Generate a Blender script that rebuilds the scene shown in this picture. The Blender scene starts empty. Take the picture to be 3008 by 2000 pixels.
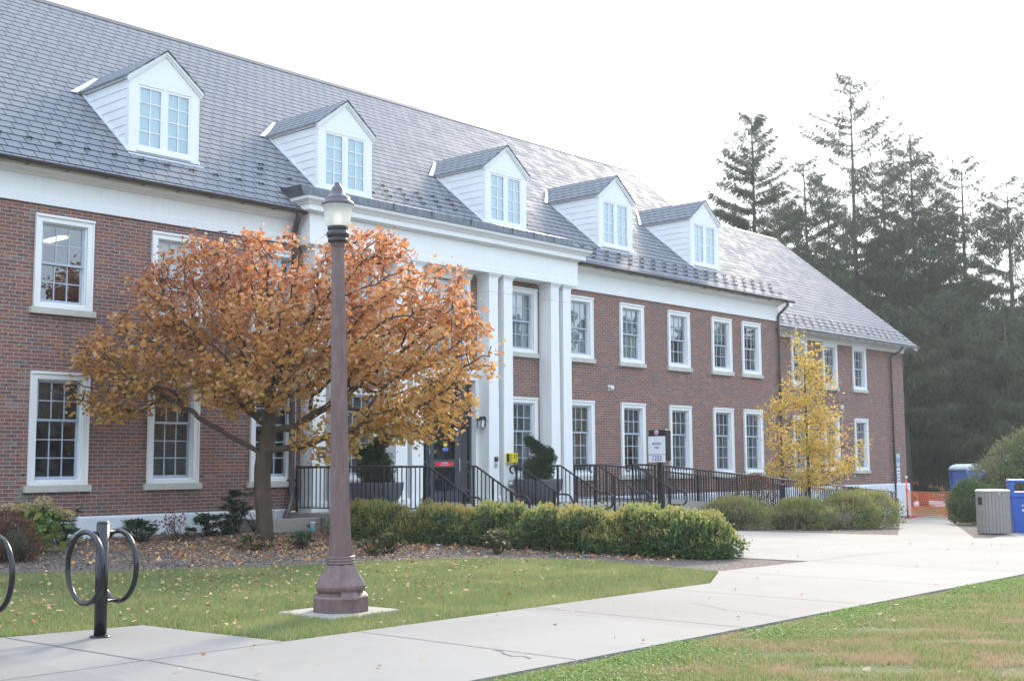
import bpy, bmesh, math, random
import numpy as np
from mathutils import Vector, Matrix
C = bpy.context.scene
COL = C.collection
rng = np.random.default_rng(11)
random.seed(5)
PI = math.pi
R = math.radians

# ------------------------------------------------------------------ camera
cam_d = bpy.data.cameras.new('camera')
cam = bpy.data.objects.new('camera', cam_d); COL.objects.link(cam)
cam_d.sensor_width = 36.0; cam_d.lens = 43.485; cam_d.clip_start = .1; cam_d.clip_end = 2000
yaw, pit, rol = R(48.0821), R(5.7009), R(-0.3539)
Fv = Vector((math.sin(yaw)*math.cos(pit), math.cos(yaw)*math.cos(pit), math.sin(pit)))
R0 = Vector((math.cos(yaw), -math.sin(yaw), 0)); U0 = R0.cross(Fv)
Rv = R0*math.cos(rol) + U0*math.sin(rol); Uv = Rv.cross(Fv)
cam.matrix_world = Matrix(((Rv.x, Uv.x, -Fv.x, 0), (Rv.y, Uv.y, -Fv.y, -20.834), (Rv.z, Uv.z, -Fv.z, .9226), (0, 0, 0, 1)))
C.camera = cam
# ------------------------------------------------------------------ sky and sun
VEIL_DENSITY = .00062
SUN_EL, SUN_AZ = R(28), R(66)          # azimuth measured from +Y (the building's back) towards +X
w = bpy.data.worlds.new("World"); C.world = w; w.use_nodes = True
nt = w.node_tree; nt.nodes.clear()
sk = nt.nodes.new('ShaderNodeTexSky'); sk.sky_type = 'NISHITA'; sk.sun_disc = False
sk.sun_elevation = SUN_EL; sk.sun_rotation = SUN_AZ; sk.dust_density = 4.0; sk.air_density = 1.2
hz = nt.nodes.new('ShaderNodeRGB'); hz.outputs[0].default_value = (12.6, 15.2, 18.7, 1)     # thin bright cloud veil
mx = nt.nodes.new('ShaderNodeMix'); mx.data_type = 'RGBA'; mx.inputs[0].default_value = .78
bg = nt.nodes.new('ShaderNodeBackground'); bg.inputs[1].default_value = .088
ow = nt.nodes.new('ShaderNodeOutputWorld')
nt.links.new(sk.outputs[0], mx.inputs[6]); nt.links.new(hz.outputs[0], mx.inputs[7])
nt.links.new(mx.outputs[2], bg.inputs[0]); nt.links.new(bg.outputs[0], ow.inputs[0])
sd = bpy.data.lights.new('sun', 'SUN'); sun = bpy.data.objects.new('sun', sd); COL.objects.link(sun)
sd.energy = 3.3; sd.angle = R(10); sd.color = (1.0, .86, .70)
sdir = Vector((math.sin(SUN_AZ)*math.cos(SUN_EL), math.cos(SUN_AZ)*math.cos(SUN_EL), math.sin(SUN_EL)))
sun.rotation_euler = sdir.to_track_quat('Z', 'Y').to_euler(); sun.location = (60, 40, 40)
C.view_settings.view_transform = 'Standard'; C.view_settings.look = 'None'
C.view_settings.exposure = .92; C.view_settings.gamma = 1
C.render.engine = 'CYCLES'
C.cycles.max_bounces = 6; C.cycles.transparent_max_bounces = 6

# ------------------------------------------------------------------ node helpers
class NT:
    def __init__(s, name):
        s.m = bpy.data.materials.new(name); s.m.use_nodes = True; s.t = s.m.node_tree; s.t.nodes.clear()
        s.out = s.t.nodes.new('ShaderNodeOutputMaterial')
    def n(s, typ, **kw):
        x = s.t.nodes.new('ShaderNode'+typ)
        for k, v in kw.items(): setattr(x, k, v)
        return x
    def l(s, a, b): s.t.links.new(a, b)
    def put(s, sock, v):
        if hasattr(v, 'is_linked') or isinstance(v, bpy.types.NodeSocket): s.l(v, sock)
        else:
            if isinstance(v, tuple) and len(v) == 3 and sock.type == 'RGBA': v = v+(1,)
            sock.default_value = v
    def math(s, op, a, b=None, c=None):
        x = s.n('Math', operation=op); s.put(x.inputs[0], a)
        if b is not None: s.put(x.inputs[1], b)
        if c is not None: s.put(x.inputs[2], c)
        return x.outputs[0]
    def mix(s, f, a, b, mode='MIX'):
        x = s.n('Mix', data_type='RGBA', blend_type=mode); s.put(x.inputs[0], f); s.put(x.inputs[6], a); s.put(x.inputs[7], b)
        return x.outputs[2]
    def ramp(s, f, stops, interp='LINEAR'):
        x = s.n('ValToRGB'); x.color_ramp.interpolation = interp; e = x.color_ramp.elements
        while len(e) < len(stops): e.new(0.5)
        for i, (p, c) in enumerate(stops):
            e[i].position = p; e[i].color = (c if isinstance(c, tuple) else (c, c, c))[:3]+(1,)
        s.put(x.inputs[0], f); return x.outputs[0]
    def noise(s, vec, scale, detail=4, rough=.5, dim='3D'):
        x = s.n('TexNoise', noise_dimensions=dim); x.inputs['Scale'].default_value = scale
        x.inputs['Detail'].default_value = detail; x.inputs['Roughness'].default_value = rough
        if vec is not None: s.l(vec, x.inputs['Vector'])
        return x.outputs[0]
    def pos(s): return s.n('NewGeometry').outputs['Position']
    def obj(s): return s.n('TexCoord').outputs['Object']
    def sep(s, v):
        x = s.n('SeparateXYZ'); s.l(v, x.inputs[0]); return x.outputs
    def comb(s, a, b, c=0.):
        x = s.n('CombineXYZ'); s.put(x.inputs[0], a); s.put(x.inputs[1], b); s.put(x.inputs[2], c); return x.outputs[0]
    def bump(s, h, strength=.3, dist=.01):
        x = s.n('Bump'); x.inputs['Strength'].default_value = strength; x.inputs['Distance'].default_value = dist
        s.l(h, x.inputs['Height']); return x.outputs[0]
    def bsdf(s, col, rough=.6, metal=0., normal=None, spec=.5, ior=None, trans=None, alpha=None):
        b = s.n('BsdfPrincipled'); s.put(b.inputs['Base Color'], col); s.put(b.inputs['Roughness'], rough)
        s.put(b.inputs['Metallic'], metal); b.inputs['Specular IOR Level'].default_value = spec
        if ior: b.inputs['IOR'].default_value = ior
        if normal is not None: s.l(normal, b.inputs['Normal'])
        if trans:
            t = s.n('BsdfTranslucent'); s.put(t.inputs[0], col); x = s.n('MixShader'); x.inputs[0].default_value = trans
            s.l(b.outputs[0], x.inputs[1]); s.l(t.outputs[0], x.inputs[2]); s.l(x.outputs[0], s.out.inputs[0])
        else: s.l(b.outputs[0], s.out.inputs[0])
        s.b = b; return s.m
def simple(name, c, rough=.6, metal=0., var=.12, scale=3., bump=.0, bscale=60., spec=.5):
    """one paint or stone: colour that varies a little over the surface, soiling, optional fine grain"""
    t = NT(name); p = t.pos()
    n1 = t.noise(p, scale, 5, .6)
    c = Vector(c)
    col = t.ramp(n1, [(.3, tuple(c*(1-var))), (.7, tuple(c*(1+var*.6)))])
    nm = t.bump(t.noise(p, bscale, 3), bump, .01) if bump else None
    return t.bsdf(col, rough, metal, nm, spec)
M = {}
def whitepaint():
    t = NT('white_paint'); p = t.pos(); s = t.sep(p)
    st = t.noise(t.comb(t.math('MULTIPLY', t.math('ADD', s[0], s[1]), 7.), 0., t.math('MULTIPLY', s[2], .8)), 1.3, 5, .7)
    c = t.mix(t.ramp(st, [(.52, 0.), (.72, .34)]), (.81, .81, .80), (.60, .61, .60))
    c = t.mix(t.math('MULTIPLY', t.noise(p, 1.4, 4), .22), c, (.70, .72, .73))
    sp = t.ramp(t.noise(p, 14., 4, .7), [(.66, 0.), (.74, .25)]); c = t.mix(sp, c, (.50, .49, .46))
    return t.bsdf(c, .5, 0., t.bump(t.noise(p, 5., 3), .12, .01))
M['white'] = whitepaint()
M['white_side'] = simple('white_clapboard_paint', (.74, .75, .76), .5, var=.05, scale=2)
M['sash'] = simple('grey_sash_paint', (.40, .46, .54), .4, var=.05)
M['stone'] = simple('limestone_sill', (.52, .50, .44), .75, var=.12, scale=6, bump=.2)
M['found'] = simple('painted_foundation', (.66, .69, .72), .7, var=.08, scale=2.5, bump=.15, bscale=25)
M['black'] = simple('black_railing_paint', (.010, .011, .018), .42, var=.1)
M['rack'] = simple('black_gloss_coating', (.012, .013, .018), .25, var=.2)
M['bronze'] = simple('brown_gutter_metal', (.085, .068, .070), .4, .3, var=.2)
M['copper'] = None
M['lampbrown'] = None
M['darkcollar'] = simple('dark_collar_paint', (.050, .048, .050), .35, .2, var=.2)
M['lampcap'] = simple('violet_brown_cap_paint', (.10, .08, .10), .38, .2, var=.1)
M['doorgrey'] = simple('charcoal_door_frame', (.045, .055, .068), .4, var=.08)
M['steel'] = simple('brushed_steel', (.55, .56, .55), .3, .8, var=.05)
M['planter'] = simple('dark_grey_planter', (.085, .09, .105), .5, var=.1)
M['yellow'] = simple('yellow_enamel', (.75, .62, .03), .4, var=.05)
M['red'] = simple('red_sticker', (.62, .02, .03), .4, var=.04)
M['blue'] = simple('blue_plastic', (.02, .095, .42), .38, var=.08, scale=4)
M['bluesign'] = simple('blue_sign', (.05, .16, .6), .4)
M['greyblue'] = simple('grey_plastic_roof', (.50, .58, .60), .5)
M['slatwood'] = simple('taupe_recycled_slats', (.27, .245, .22), .65, var=.1, scale=9)
M['lidcream'] = simple('cream_lid', (.60, .57, .45), .5)
M['dark'] = simple('dark_void', (.012, .012, .014), .8)
M['interior'] = simple('dim_interior', (.15, .165, .20), .9, var=.3, scale=.9)
M['orange'] = simple('orange_plastic', (.85, .16, .06), .5, var=.08)
M['orangenet'] = simple('orange_netting', (.95, .20, .07), .55)
M['signblack'] = simple('sign_black', (.012, .011, .014), .35)
M['signwhite'] = simple('sign_white', (.74, .77, .80), .45)
M['signred'] = simple('sign_red_line', (.45, .03, .08), .45)
M['signtext'] = simple('sign_lettering', (.09, .07, .2), .5)
M['teal'] = simple('teal_cup_band', (.02, .42, .45), .4)
M['paper'] = simple('crumpled_paper', (.68, .72, .82), .7)
M['carwhite'] = simple('white_car_paint', (.72, .70, .70), .25)
M['carred'] = simple('maroon_car_paint', (.22, .03, .04), .25)
M['rubber'] = simple('tyre_rubber', (.02, .02, .02), .8)
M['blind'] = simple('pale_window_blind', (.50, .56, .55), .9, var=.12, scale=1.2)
M['dormback'] = simple('pale_blue_dormer_backing', (.52, .80, .90), .9, var=.05, scale=1)
M['asphalt'] = simple('asphalt', (.06, .06, .06), .9)
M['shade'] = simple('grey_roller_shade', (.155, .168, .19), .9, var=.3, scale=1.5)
M['soil'] = simple('planter_soil', (.03, .022, .016), .95)

def glass_mat(name, refl=.16):
    t = NT(name); g = t.n('BsdfGlossy'); g.inputs['Roughness'].default_value = .015
    g.inputs[0].default_value = (1, 1, 1, 1)
    wv = t.bump(t.noise(t.pos(), 1.1, 2), .05, .02); t.l(wv, g.inputs['Normal'])
    tr = t.n('BsdfTransparent'); tr.inputs[0].default_value = (.86, .9, .9, 1)
    fr = t.n('Fresnel'); fr.inputs[0].default_value = 1.52
    f = t.math('ADD', t.math('MULTIPLY', fr.outputs[0], 1.6), refl); f = t.math('MINIMUM', f, .9)
    m = t.n('MixShader'); t.l(f, m.inputs[0]); t.l(tr.outputs[0], m.inputs[1]); t.l(g.outputs[0], m.inputs[2])
    t.l(m.outputs[0], t.out.inputs[0]); return t.m
M['glass'] = glass_mat('window_glass', .06)
M['glassup'] = glass_mat('window_glass_upper', .10)

def brick_mat():
    t = NT('red_brick'); p = t.obj(); s = t.sep(p)
    u0 = t.math('ADD', s[0], s[1])
    # slight waviness so courses are not ruled
    wz = t.math('MULTIPLY', t.math('SUBTRACT', t.noise(p, 1.3, 2), .5), .006)
    zz = t.math('DIVIDE', t.math('ADD', s[2], wz), .0677)
    row = t.math('FLOOR', zz); fz = t.math('SUBTRACT', zz, row)
    odd = t.math('MULTIPLY', t.math('MODULO', t.math('ADD', row, 1000.), 2.), .5)
    wn0 = t.n('TexWhiteNoise', noise_dimensions='1D'); t.l(row, wn0.inputs['W'])
    u = t.math('ADD', t.math('ADD', t.math('DIVIDE', u0, .2215), odd), t.math('MULTIPLY', wn0.outputs[0], .12))
    col = t.math('FLOOR', u); fu = t.math('SUBTRACT', u, col)
    wn = t.n('TexWhiteNoise', noise_dimensions='2D'); t.l(t.comb(col, row), wn.inputs['Vector'])
    wn2 = t.n('TexWhiteNoise', noise_dimensions='2D'); t.l(t.comb(row, t.math('ADD', col, 57.3)), wn2.inputs['Vector'])
    c = t.ramp(wn.outputs[0], [(0, (.205, .095, .080)), (.2, (.265, .110, .080)), (.38, (.165, .095, .092)), (.55, (.235, .100, .084)),
                               (.68, (.150, .108, .108)), (.80, (.305, .125, .080)), (.93, (.225, .155, .138)), (.985, (.115, .115, .125))], 'CONSTANT')
    big = t.noise(p, .55, 3)
    c = t.mix(t.math('MULTIPLY', big, .45), c, (.21, .105, .10))
    damp = t.ramp(t.math('ADD', s[2], t.math('MULTIPLY', t.noise(p, 2., 3), .5)), [(.2, .35), (.75, 0.)]); c = t.mix(damp, c, (.13, .085, .08))
    br = t.math('ADD', .92, t.math('MULTIPLY', wn2.outputs[0], .25))
    c = t.mix(1., c, t.comb(br, br, br), 'MULTIPLY')
    # burnt spots, small and dark, on a few bricks
    sp = t.noise(p, 17., 2, .5)
    spot = t.math('MULTIPLY', t.math('GREATER_THAN', sp, .62), t.math('GREATER_THAN', wn2.outputs[0], .66))
    c = t.mix(t.math('MULTIPLY', spot, .85), c, (.03, .026, .035))
    pale = t.math('GREATER_THAN', t.math('MULTIPLY', wn.outputs[0], t.noise(p, .8, 1)), .565)
    c = t.mix(t.math('MULTIPLY', pale, .35), c, (.28, .24, .23))
    grime = t.noise(p, 9., 4)
    c = t.mix(t.math('MULTIPLY', grime, .25), c, (.10, .07, .07))
    mh = t.math('LESS_THAN', fz, .17); mv = t.math('LESS_THAN', fu, .055)
    mort = t.math('MAXIMUM', mh, mv)
    mc = t.mix(t.noise(p, 1.6, 5, .7), (.28, .235, .19), (.45, .395, .33))
    c2 = t.mix(mort, c, mc)
    stk = t.noise(t.comb(t.math('MULTIPLY', u0, 5.), 0., t.math('MULTIPLY', s[2], .35)), 1.2, 4, .6)
    z1 = t.ramp(t.math('DIVIDE', s[2], 4.), [(.70, 0.), (.905, .8), (.908, 0.)]); z2 = t.ramp(s[2], [(.0, .2), (.45, .8), (.47, 0.)])
    sm = t.math('MULTIPLY', t.math('ADD', z1, z2), t.ramp(stk, [(.50, 0.), (.68, .55)])); c2 = t.mix(sm, c2, (.11, .08, .08))
    h = t.math('ADD', t.math('MULTIPLY', t.math('SUBTRACT', 1., mort), 1.), t.math('MULTIPLY', grime, .3))
    return t.bsdf(c2, .88, 0., t.bump(h, .45, .008), .3)
M['brick'] = brick_mat()

def slate_mat(name, axis='x', rot=False, expo=.262, sl=.635, wid=.295):
    """slates laid in courses: each has its own tone, a shadow line at its butt and open side joints"""
    t = NT(name); p = t.obj(); s = t.sep(p)
    along = s[0] if axis == 'x' else s[1]
    zz = t.math('DIVIDE', s[2], expo*sl)
    zz = t.math('ADD', zz, t.math('MULTIPLY', t.math('SUBTRACT', t.noise(p, 1.1, 2), .5), .10))
    row = t.math('FLOOR', zz); fz = t.math('SUBTRACT', zz, row)
    wn0 = t.n('TexWhiteNoise', noise_dimensions='1D'); t.l(row, wn0.inputs['W'])
    odd = t.math('MULTIPLY', t.math('MODULO', t.math('ADD', row, 1000.), 2.), .5)
    u = t.math('ADD', t.math('ADD', t.math('DIVIDE', along, wid), odd), t.math('MULTIPLY', wn0.outputs[0], .25))
    col = t.math('FLOOR', u); fu = t.math('SUBTRACT', u, col)
    wn = t.n('TexWhiteNoise', noise_dimensions='2D'); t.l(t.comb(col, row), wn.inputs['Vector'])
    c = t.ramp(wn.outputs[0], [(0, (.185, .198, .225)), (.25, (.205, .216, .240)), (.5, (.222, .230, .246)), (.75, (.195, .208, .236)), (.92, (.238, .240, .250))], 'CONSTANT')
    c = t.mix(t.math('MULTIPLY', t.noise(p, 7., 4, .7), .5), c, (.20, .205, .22))
    # butt line with a ragged lower edge, per slate
    edge = t.math('ADD', .13, t.math('MULTIPLY', t.noise(p, 13., 2), .12))
    l1 = t.math('LESS_THAN', fz, edge); l2 = t.math('LESS_THAN', fu, .075)
    ln = t.math('MAXIMUM', t.math('MULTIPLY', l1, .97), t.math('MULTIPLY', l2, .8))
    c = t.mix(ln, c, (.012, .014, .03))
    h = t.math('ADD', t.math('SUBTRACT', 1., fz), t.math('MULTIPLY', wn.outputs[0], .5))
    h = t.math('SUBTRACT', h, t.math('MULTIPLY', ln, .9))
    rg = t.math('ADD', .66, t.math('MULTIPLY', wn.outputs[0], .2))
    return t.bsdf(c, rg, 0., t.bump(h, .04, .010), .12)
M['slate'] = slate_mat('roof_slate')
M['slate_dorm'] = slate_mat('dormer_slate', 'y', expo=.2, sl=.64, wid=.28)

def copper_mat():
    t = NT('weathered_copper'); p = t.pos(); s = t.sep(p)
    st = t.noise(t.comb(t.math('MULTIPLY', s[0], 6.), s[1], t.math('MULTIPLY', s[2], 1.2)), 1.5, 4, .65)
    c = t.ramp(st, [(.3, (.075, .065, .085)), (.45, (.105, .115, .14)), (.58, (.15, .175, .18)), (.7, (.13, .10, .11)), (.8, (.2, .18, .14))])
    return t.bsdf(c, .42, .35, t.bump(t.noise(p, 3., 3), .2, .01))
M['copper'] = copper_mat()
def lampbrown():
    t = NT('weathered_brown_paint'); p = t.pos(); s = t.sep(p)
    st = t.noise(t.comb(t.math('MULTIPLY', s[0], 5.), t.math('MULTIPLY', s[1], 5.), t.math('MULTIPLY', s[2], 1.4)), 3., 6, .7)
    c = t.ramp(st, [(.3, (.105, .062, .066)), (.5, (.150, .088, .084)), (.7, (.205, .135, .120))])
    low = t.ramp(s[2], [(0, (.6,)*3), (1, (1,)*3)])
    fine = t.noise(p, 90., 3)
    c = t.mix(t.math('MULTIPLY', fine, .25), c, (.10, .075, .07))
    return t.bsdf(c, .46, 0., t.bump(fine, .25, .003))
M['lampbrown'] = lampbrown()
def globe_mat():
    t = NT('ribbed_lamp_glass'); p = t.pos()
    b = t.n('BsdfPrincipled'); b.inputs['Base Color'].default_value = (.62, .64, .64, 1); b.inputs['Roughness'].default_value = .18
    tr = t.n('BsdfTranslucent'); tr.inputs[0].default_value = (.80, .82, .80, 1)
    tp = t.n('BsdfTransparent')
    wv = t.n('TexWave', wave_type='BANDS', bands_direction='Z')
    m = t.n('MixShader'); m.inputs[0].default_value = .62; t.l(b.outputs[0], m.inputs[1]); t.l(tr.outputs[0], m.inputs[2])
    m2 = t.n('MixShader'); m2.inputs[0].default_value = .10; t.l(m.outputs[0], m2.inputs[1]); t.l(tp.outputs[0], m2.inputs[2])
    t.l(m2.outputs[0], t.out.inputs[0]); return t.m
M['globe'] = globe_mat()
def lampglow():
    t = NT('lamp_glow'); e = t.n('Emission'); e.inputs[0].default_value = (1, .97, .9, 1); e.inputs[1].default_value = 1.5
    t.l(e.outputs[0], t.out.inputs[0]); return t.m
M['glow'] = lampglow()

def concrete_mat(name, c, joints=False):
    t = NT(name); p = t.pos()
    a = t.noise(p, .45, 5, .6); b = t.noise(p, 4., 5, .65); g = t.noise(p, 140., 2)
    c = Vector(c)
    col = t.ramp(a, [(.3, tuple(c*.86)), (.7, tuple(c*1.06))])
    col = t.mix(t.math('MULTIPLY', b, .3), col, tuple(c*.86))
    st = t.ramp(t.noise(p, 1.7, 4, .75), [(.55, 0.), (.74, .6)])
    col = t.mix(st, col, tuple(c*.78))
    pn = t.n('TexWhiteNoise', noise_dimensions='1D'); t.l(t.math('FLOOR', t.math('DIVIDE', t.math('ADD', t.sep(p)[0], .11), 2.3)), pn.inputs['W'])
    pv = t.math('ADD', .93, t.math('MULTIPLY', pn.outputs[0], .11)); col = t.mix(1., col, t.comb(pv, pv, pv), 'MULTIPLY')
    sp = t.ramp(t.noise(p, 26., 2), [(.70, 0.), (.76, .7)])
    col = t.mix(sp, col, tuple(c*.62))
    return t.bsdf(col, .85, 0., t.bump(g, .25, .003), .3)
M['conc'] = concrete_mat('walk_concrete', (.218, .210, .198))
M['conc2'] = concrete_mat('stair_concrete', (.33, .315, .28))
M['joint'] = simple('concrete_joint', (.115, .112, .115), .9)
M['crack'] = simple('dark_crack', (.16, .15, .15), .9)

def mulch_mat():
    t = NT('dark_mulch'); p = t.pos()
    v = t.n('TexVoronoi'); v.inputs['Scale'].default_value = 42.; t.l(p, v.inputs['Vector'])
    c = t.ramp(t.sep(v.outputs['Color'])[0], [(0, (.06, .045, .038)), (.35, (.12, .094, .080)), (.7, (.19, .155, .132)), (1, (.32, .28, .24))])
    c = t.mix(t.math('MULTIPLY', t.noise(p, 1.5, 4), .5), c, (.10, .085, .078))
    h = t.math('ADD', v.outputs['Distance'], t.math('MULTIPLY', t.noise(p, 9., 4), 2.))
    return t.bsdf(c, .95, 0., t.bump(h, .8, .02), .2)
M['mulch'] = mulch_mat()
def turf_mat(name, dry):
    t = NT(name); p = t.pos()
    a = t.noise(p, .8 if not dry else 1.3, 5, .6); f = t.noise(p, 60., 3)
    green = t.mix(f, (.06, .085, .03), (.12, .15, .05))
    tan = t.mix(f, (.15, .12, .07), (.22, .18, .11))
    lo, hi = (.62, .80) if not dry else (.42, .60)
    k = t.ramp(a, [(lo, 0.), (hi, .8)])
    return t.bsdf(t.mix(k, green, tan), .95, 0., t.bump(f, .6, .02), .2)
M['turf'] = turf_mat('lawn_soil', False); M['turfdry'] = turf_mat('dry_lawn_soil', True)

def leaf_mat(name, cols, trans=.35, rough=.55, zramp=None, nscale=1.2, ncol=None, dark=None):
    """leaf colours differ leaf by leaf, with drifts of another colour through the crown"""
    t = NT(name); g = t.n('NewGeometry'); rnd = g.outputs['Random Per Island']
    n = len(cols); c = t.ramp(rnd, [(i/n, c) for i, c in enumerate(cols)], 'CONSTANT')
    p = g.outputs['Position']
    if zramp:
        z0, z1, zc = zramp
        z = t.sep(p)[2]; n2 = t.math('MULTIPLY', t.math('SUBTRACT', t.noise(p, .9, 3), .5), 2.6)
        k = t.math('DIVIDE', t.math('SUBTRACT', t.math('ADD', z, n2), z0), z1-z0)
        kk = t.ramp(k, [(0., .85), (1., .0)])
        c = t.mix(kk, c, t.ramp(t.math('FRACT', t.math('MULTIPLY', rnd, 7.3)), [(i/len(zc), q) for i, q in enumerate(zc)], 'CONSTANT'))
    if ncol:
        k = t.ramp(t.noise(p, nscale, 3), [(.48, 0.), (.64, .85)])
        c = t.mix(k, c, ncol)
    return t.bsdf(c, rough, 0., None, .35, trans=trans)
M['leaf_redbud'] = leaf_mat('orange_brown_leaves', [(.62, .245, .085), (.50, .18, .07), (.68, .30, .11), (.68, .37, .15), (.42, .155, .075), (.62, .36, .23), (.56, .215, .07), (.66, .47, .35)],
    .5, .5, zramp=(1.0, 4.3, [(.56, .38, .06), (.64, .46, .08), (.58, .31, .09), (.46, .38, .06), (.64, .34, .12)]))
M['leaf_birch'] = leaf_mat('yellow_leaves', [(.68, .47, .07), (.60, .44, .09), (.72, .50, .10), (.52, .43, .09), (.68, .38, .09), (.44, .38, .10)], .5, .5)
M['leaf_box'] = leaf_mat('boxwood_leaves', [(.070, .140, .042), (.095, .175, .05), (.05, .105, .034), (.135, .21, .06), (.08, .15, .05)], .3, .45,
    nscale=1.3, ncol=(.12, .15, .045))
M['leaf_boxtip'] = leaf_mat('sunlit_boxwood_tips', [(.30, .33, .09), (.40, .37, .11), (.22, .29, .08), (.46, .36, .13), (.17, .24, .08)], .45, .4, nscale=1.0, ncol=(.42, .31, .10))  # yellow tips, also carrying the sunlit hedge tops in their colour
M['leaf_shrub'] = leaf_mat('spirea_leaves', [(.14, .21, .06), (.19, .27, .075), (.25, .26, .09), (.11, .18, .06), (.32, .25, .11)], .4, .5, nscale=1.4, ncol=(.27, .23, .12))
M['leaf_rhodo'] = leaf_mat('rhododendron_leaves', [(.055, .115, .058), (.075, .14, .07), (.045, .095, .058), (.10, .165, .075)], .2, .35)
M['leaf_mahonia'] = leaf_mat('low_shrub_leaves', [(.07, .12, .035), (.10, .15, .04), (.14, .15, .05), (.05, .09, .03), (.22, .11, .05)], .25, .4)
M['leaf_conif'] = leaf_mat('dwarf_conifer_needles', [(.022, .055, .022), (.03, .07, .028), (.018, .045, .02), (.045, .085, .03)], .15, .6)
M['leaf_spruce'] = leaf_mat('spruce_needles', [(.032, .060, .022), (.046, .078, .028), (.026, .050, .020), (.064, .090, .032), (.040, .068, .028)], .25, .7, nscale=.22, ncol=(.060, .072, .036))
M['leaf_laurel'] = leaf_mat('large_bush_leaves', [(.12, .18, .065), (.15, .21, .08), (.10, .145, .055), (.22, .25, .10), (.16, .17, .075)], .35, .4, nscale=.7, ncol=(.20, .19, .11))
M['leaf_orange'] = leaf_mat('far_orange_leaves', [(.50, .20, .05), (.58, .26, .05), (.44, .17, .05), (.55, .34, .06)], .4, .6)
M['leaf_yel'] = leaf_mat('far_yellow_leaves', [(.48, .30, .05), (.55, .36, .06), (.38, .28, .06)], .4, .6)
M['leaf_red'] = leaf_mat('russet_leaves', [(.16, .06, .045), (.12, .05, .035), (.20, .10, .06), (.10, .075, .04)], .3, .6)
M['leaf_maroon'] = leaf_mat('maroon_leaves', [(.20, .03, .035), (.28, .05, .05)], .3, .5)
M['leaf_hyd'] = leaf_mat('hydrangea_leaves', [(.12, .20, .045), (.16, .24, .05), (.22, .24, .06), (.10, .16, .04)], .35, .5)
M['bloom'] = leaf_mat('dried_cream_blooms', [(.50, .40, .19), (.56, .46, .24), (.42, .30, .15), (.50, .42, .28)], .3, .7)
M['fallen'] = leaf_mat('fallen_leaf_colours', [(.50, .22, .08), (.56, .30, .12), (.42, .17, .06), (.60, .42, .22), (.36, .12, .05), (.54, .26, .08), (.46, .26, .12)], .15, .7)
M['fallenpale'] = leaf_mat('pale_fallen_leaf_colours', [(.44, .29, .14), (.48, .37, .22), (.42, .20, .07), (.32, .10, .05), (.44, .26, .10), (.34, .22, .11)], .1, .8)
M['grass'] = leaf_mat('grass_blades', [(.16, .235, .075), (.20, .28, .09), (.12, .185, .06), (.24, .31, .11), (.18, .23, .09), (.36, .32, .17), (.30, .26, .13)], .4, .6, nscale=1.1, ncol=(.33, .34, .14))
M['grassdry'] = leaf_mat('dry_grass_blades', [(.20, .27, .08), (.26, .31, .11), (.38, .32, .17), (.17, .23, .07), (.42, .34, .20)], .4, .6, nscale=1.8, ncol=(.44, .31, .20))
M['clover'] = leaf_mat('clover_leaves', [(.19, .29, .07), (.24, .34, .09), (.15, .24, .06)], .3, .6)
M['needle_litter'] = leaf_mat('bleached_grass_clump', [(.52, .44, .28), (.44, .36, .22), (.30, .22, .14)], .2, .8)
def bark_mat(name, c1, c2, sc=8.):
    t = NT(name); p = t.obj(); s = t.sep(p)
    v = t.comb(t.math('MULTIPLY', s[0], 3.), t.math('MULTIPLY', s[1], 3.), t.math('MULTIPLY', s[2], .8))
    n = t.noise(v, sc, 6, .7)
    lich = t.ramp(t.noise(p, 5., 5), [(.58, 0.), (.68, .3)])
    return t.bsdf(t.mix(lich, t.mix(n, c1, c2), tuple(min(1, x*1.7) for x in c2)), .9, 0., t.bump(n, .8, .02), .2)
M['bark'] = bark_mat('redbud_bark', (.045, .030, .020), (.15, .108, .075))
M['barkdark'] = bark_mat('dark_twig_bark', (.03, .022, .018), (.085, .062, .05))
M['barkspruce'] = bark_mat('spruce_bark', (.045, .04, .036), (.12, .105, .09), 5.)
M['twigtan'] = bark_mat('pale_bare_twigs', (.16, .125, .09), (.30, .25, .19))

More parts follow.
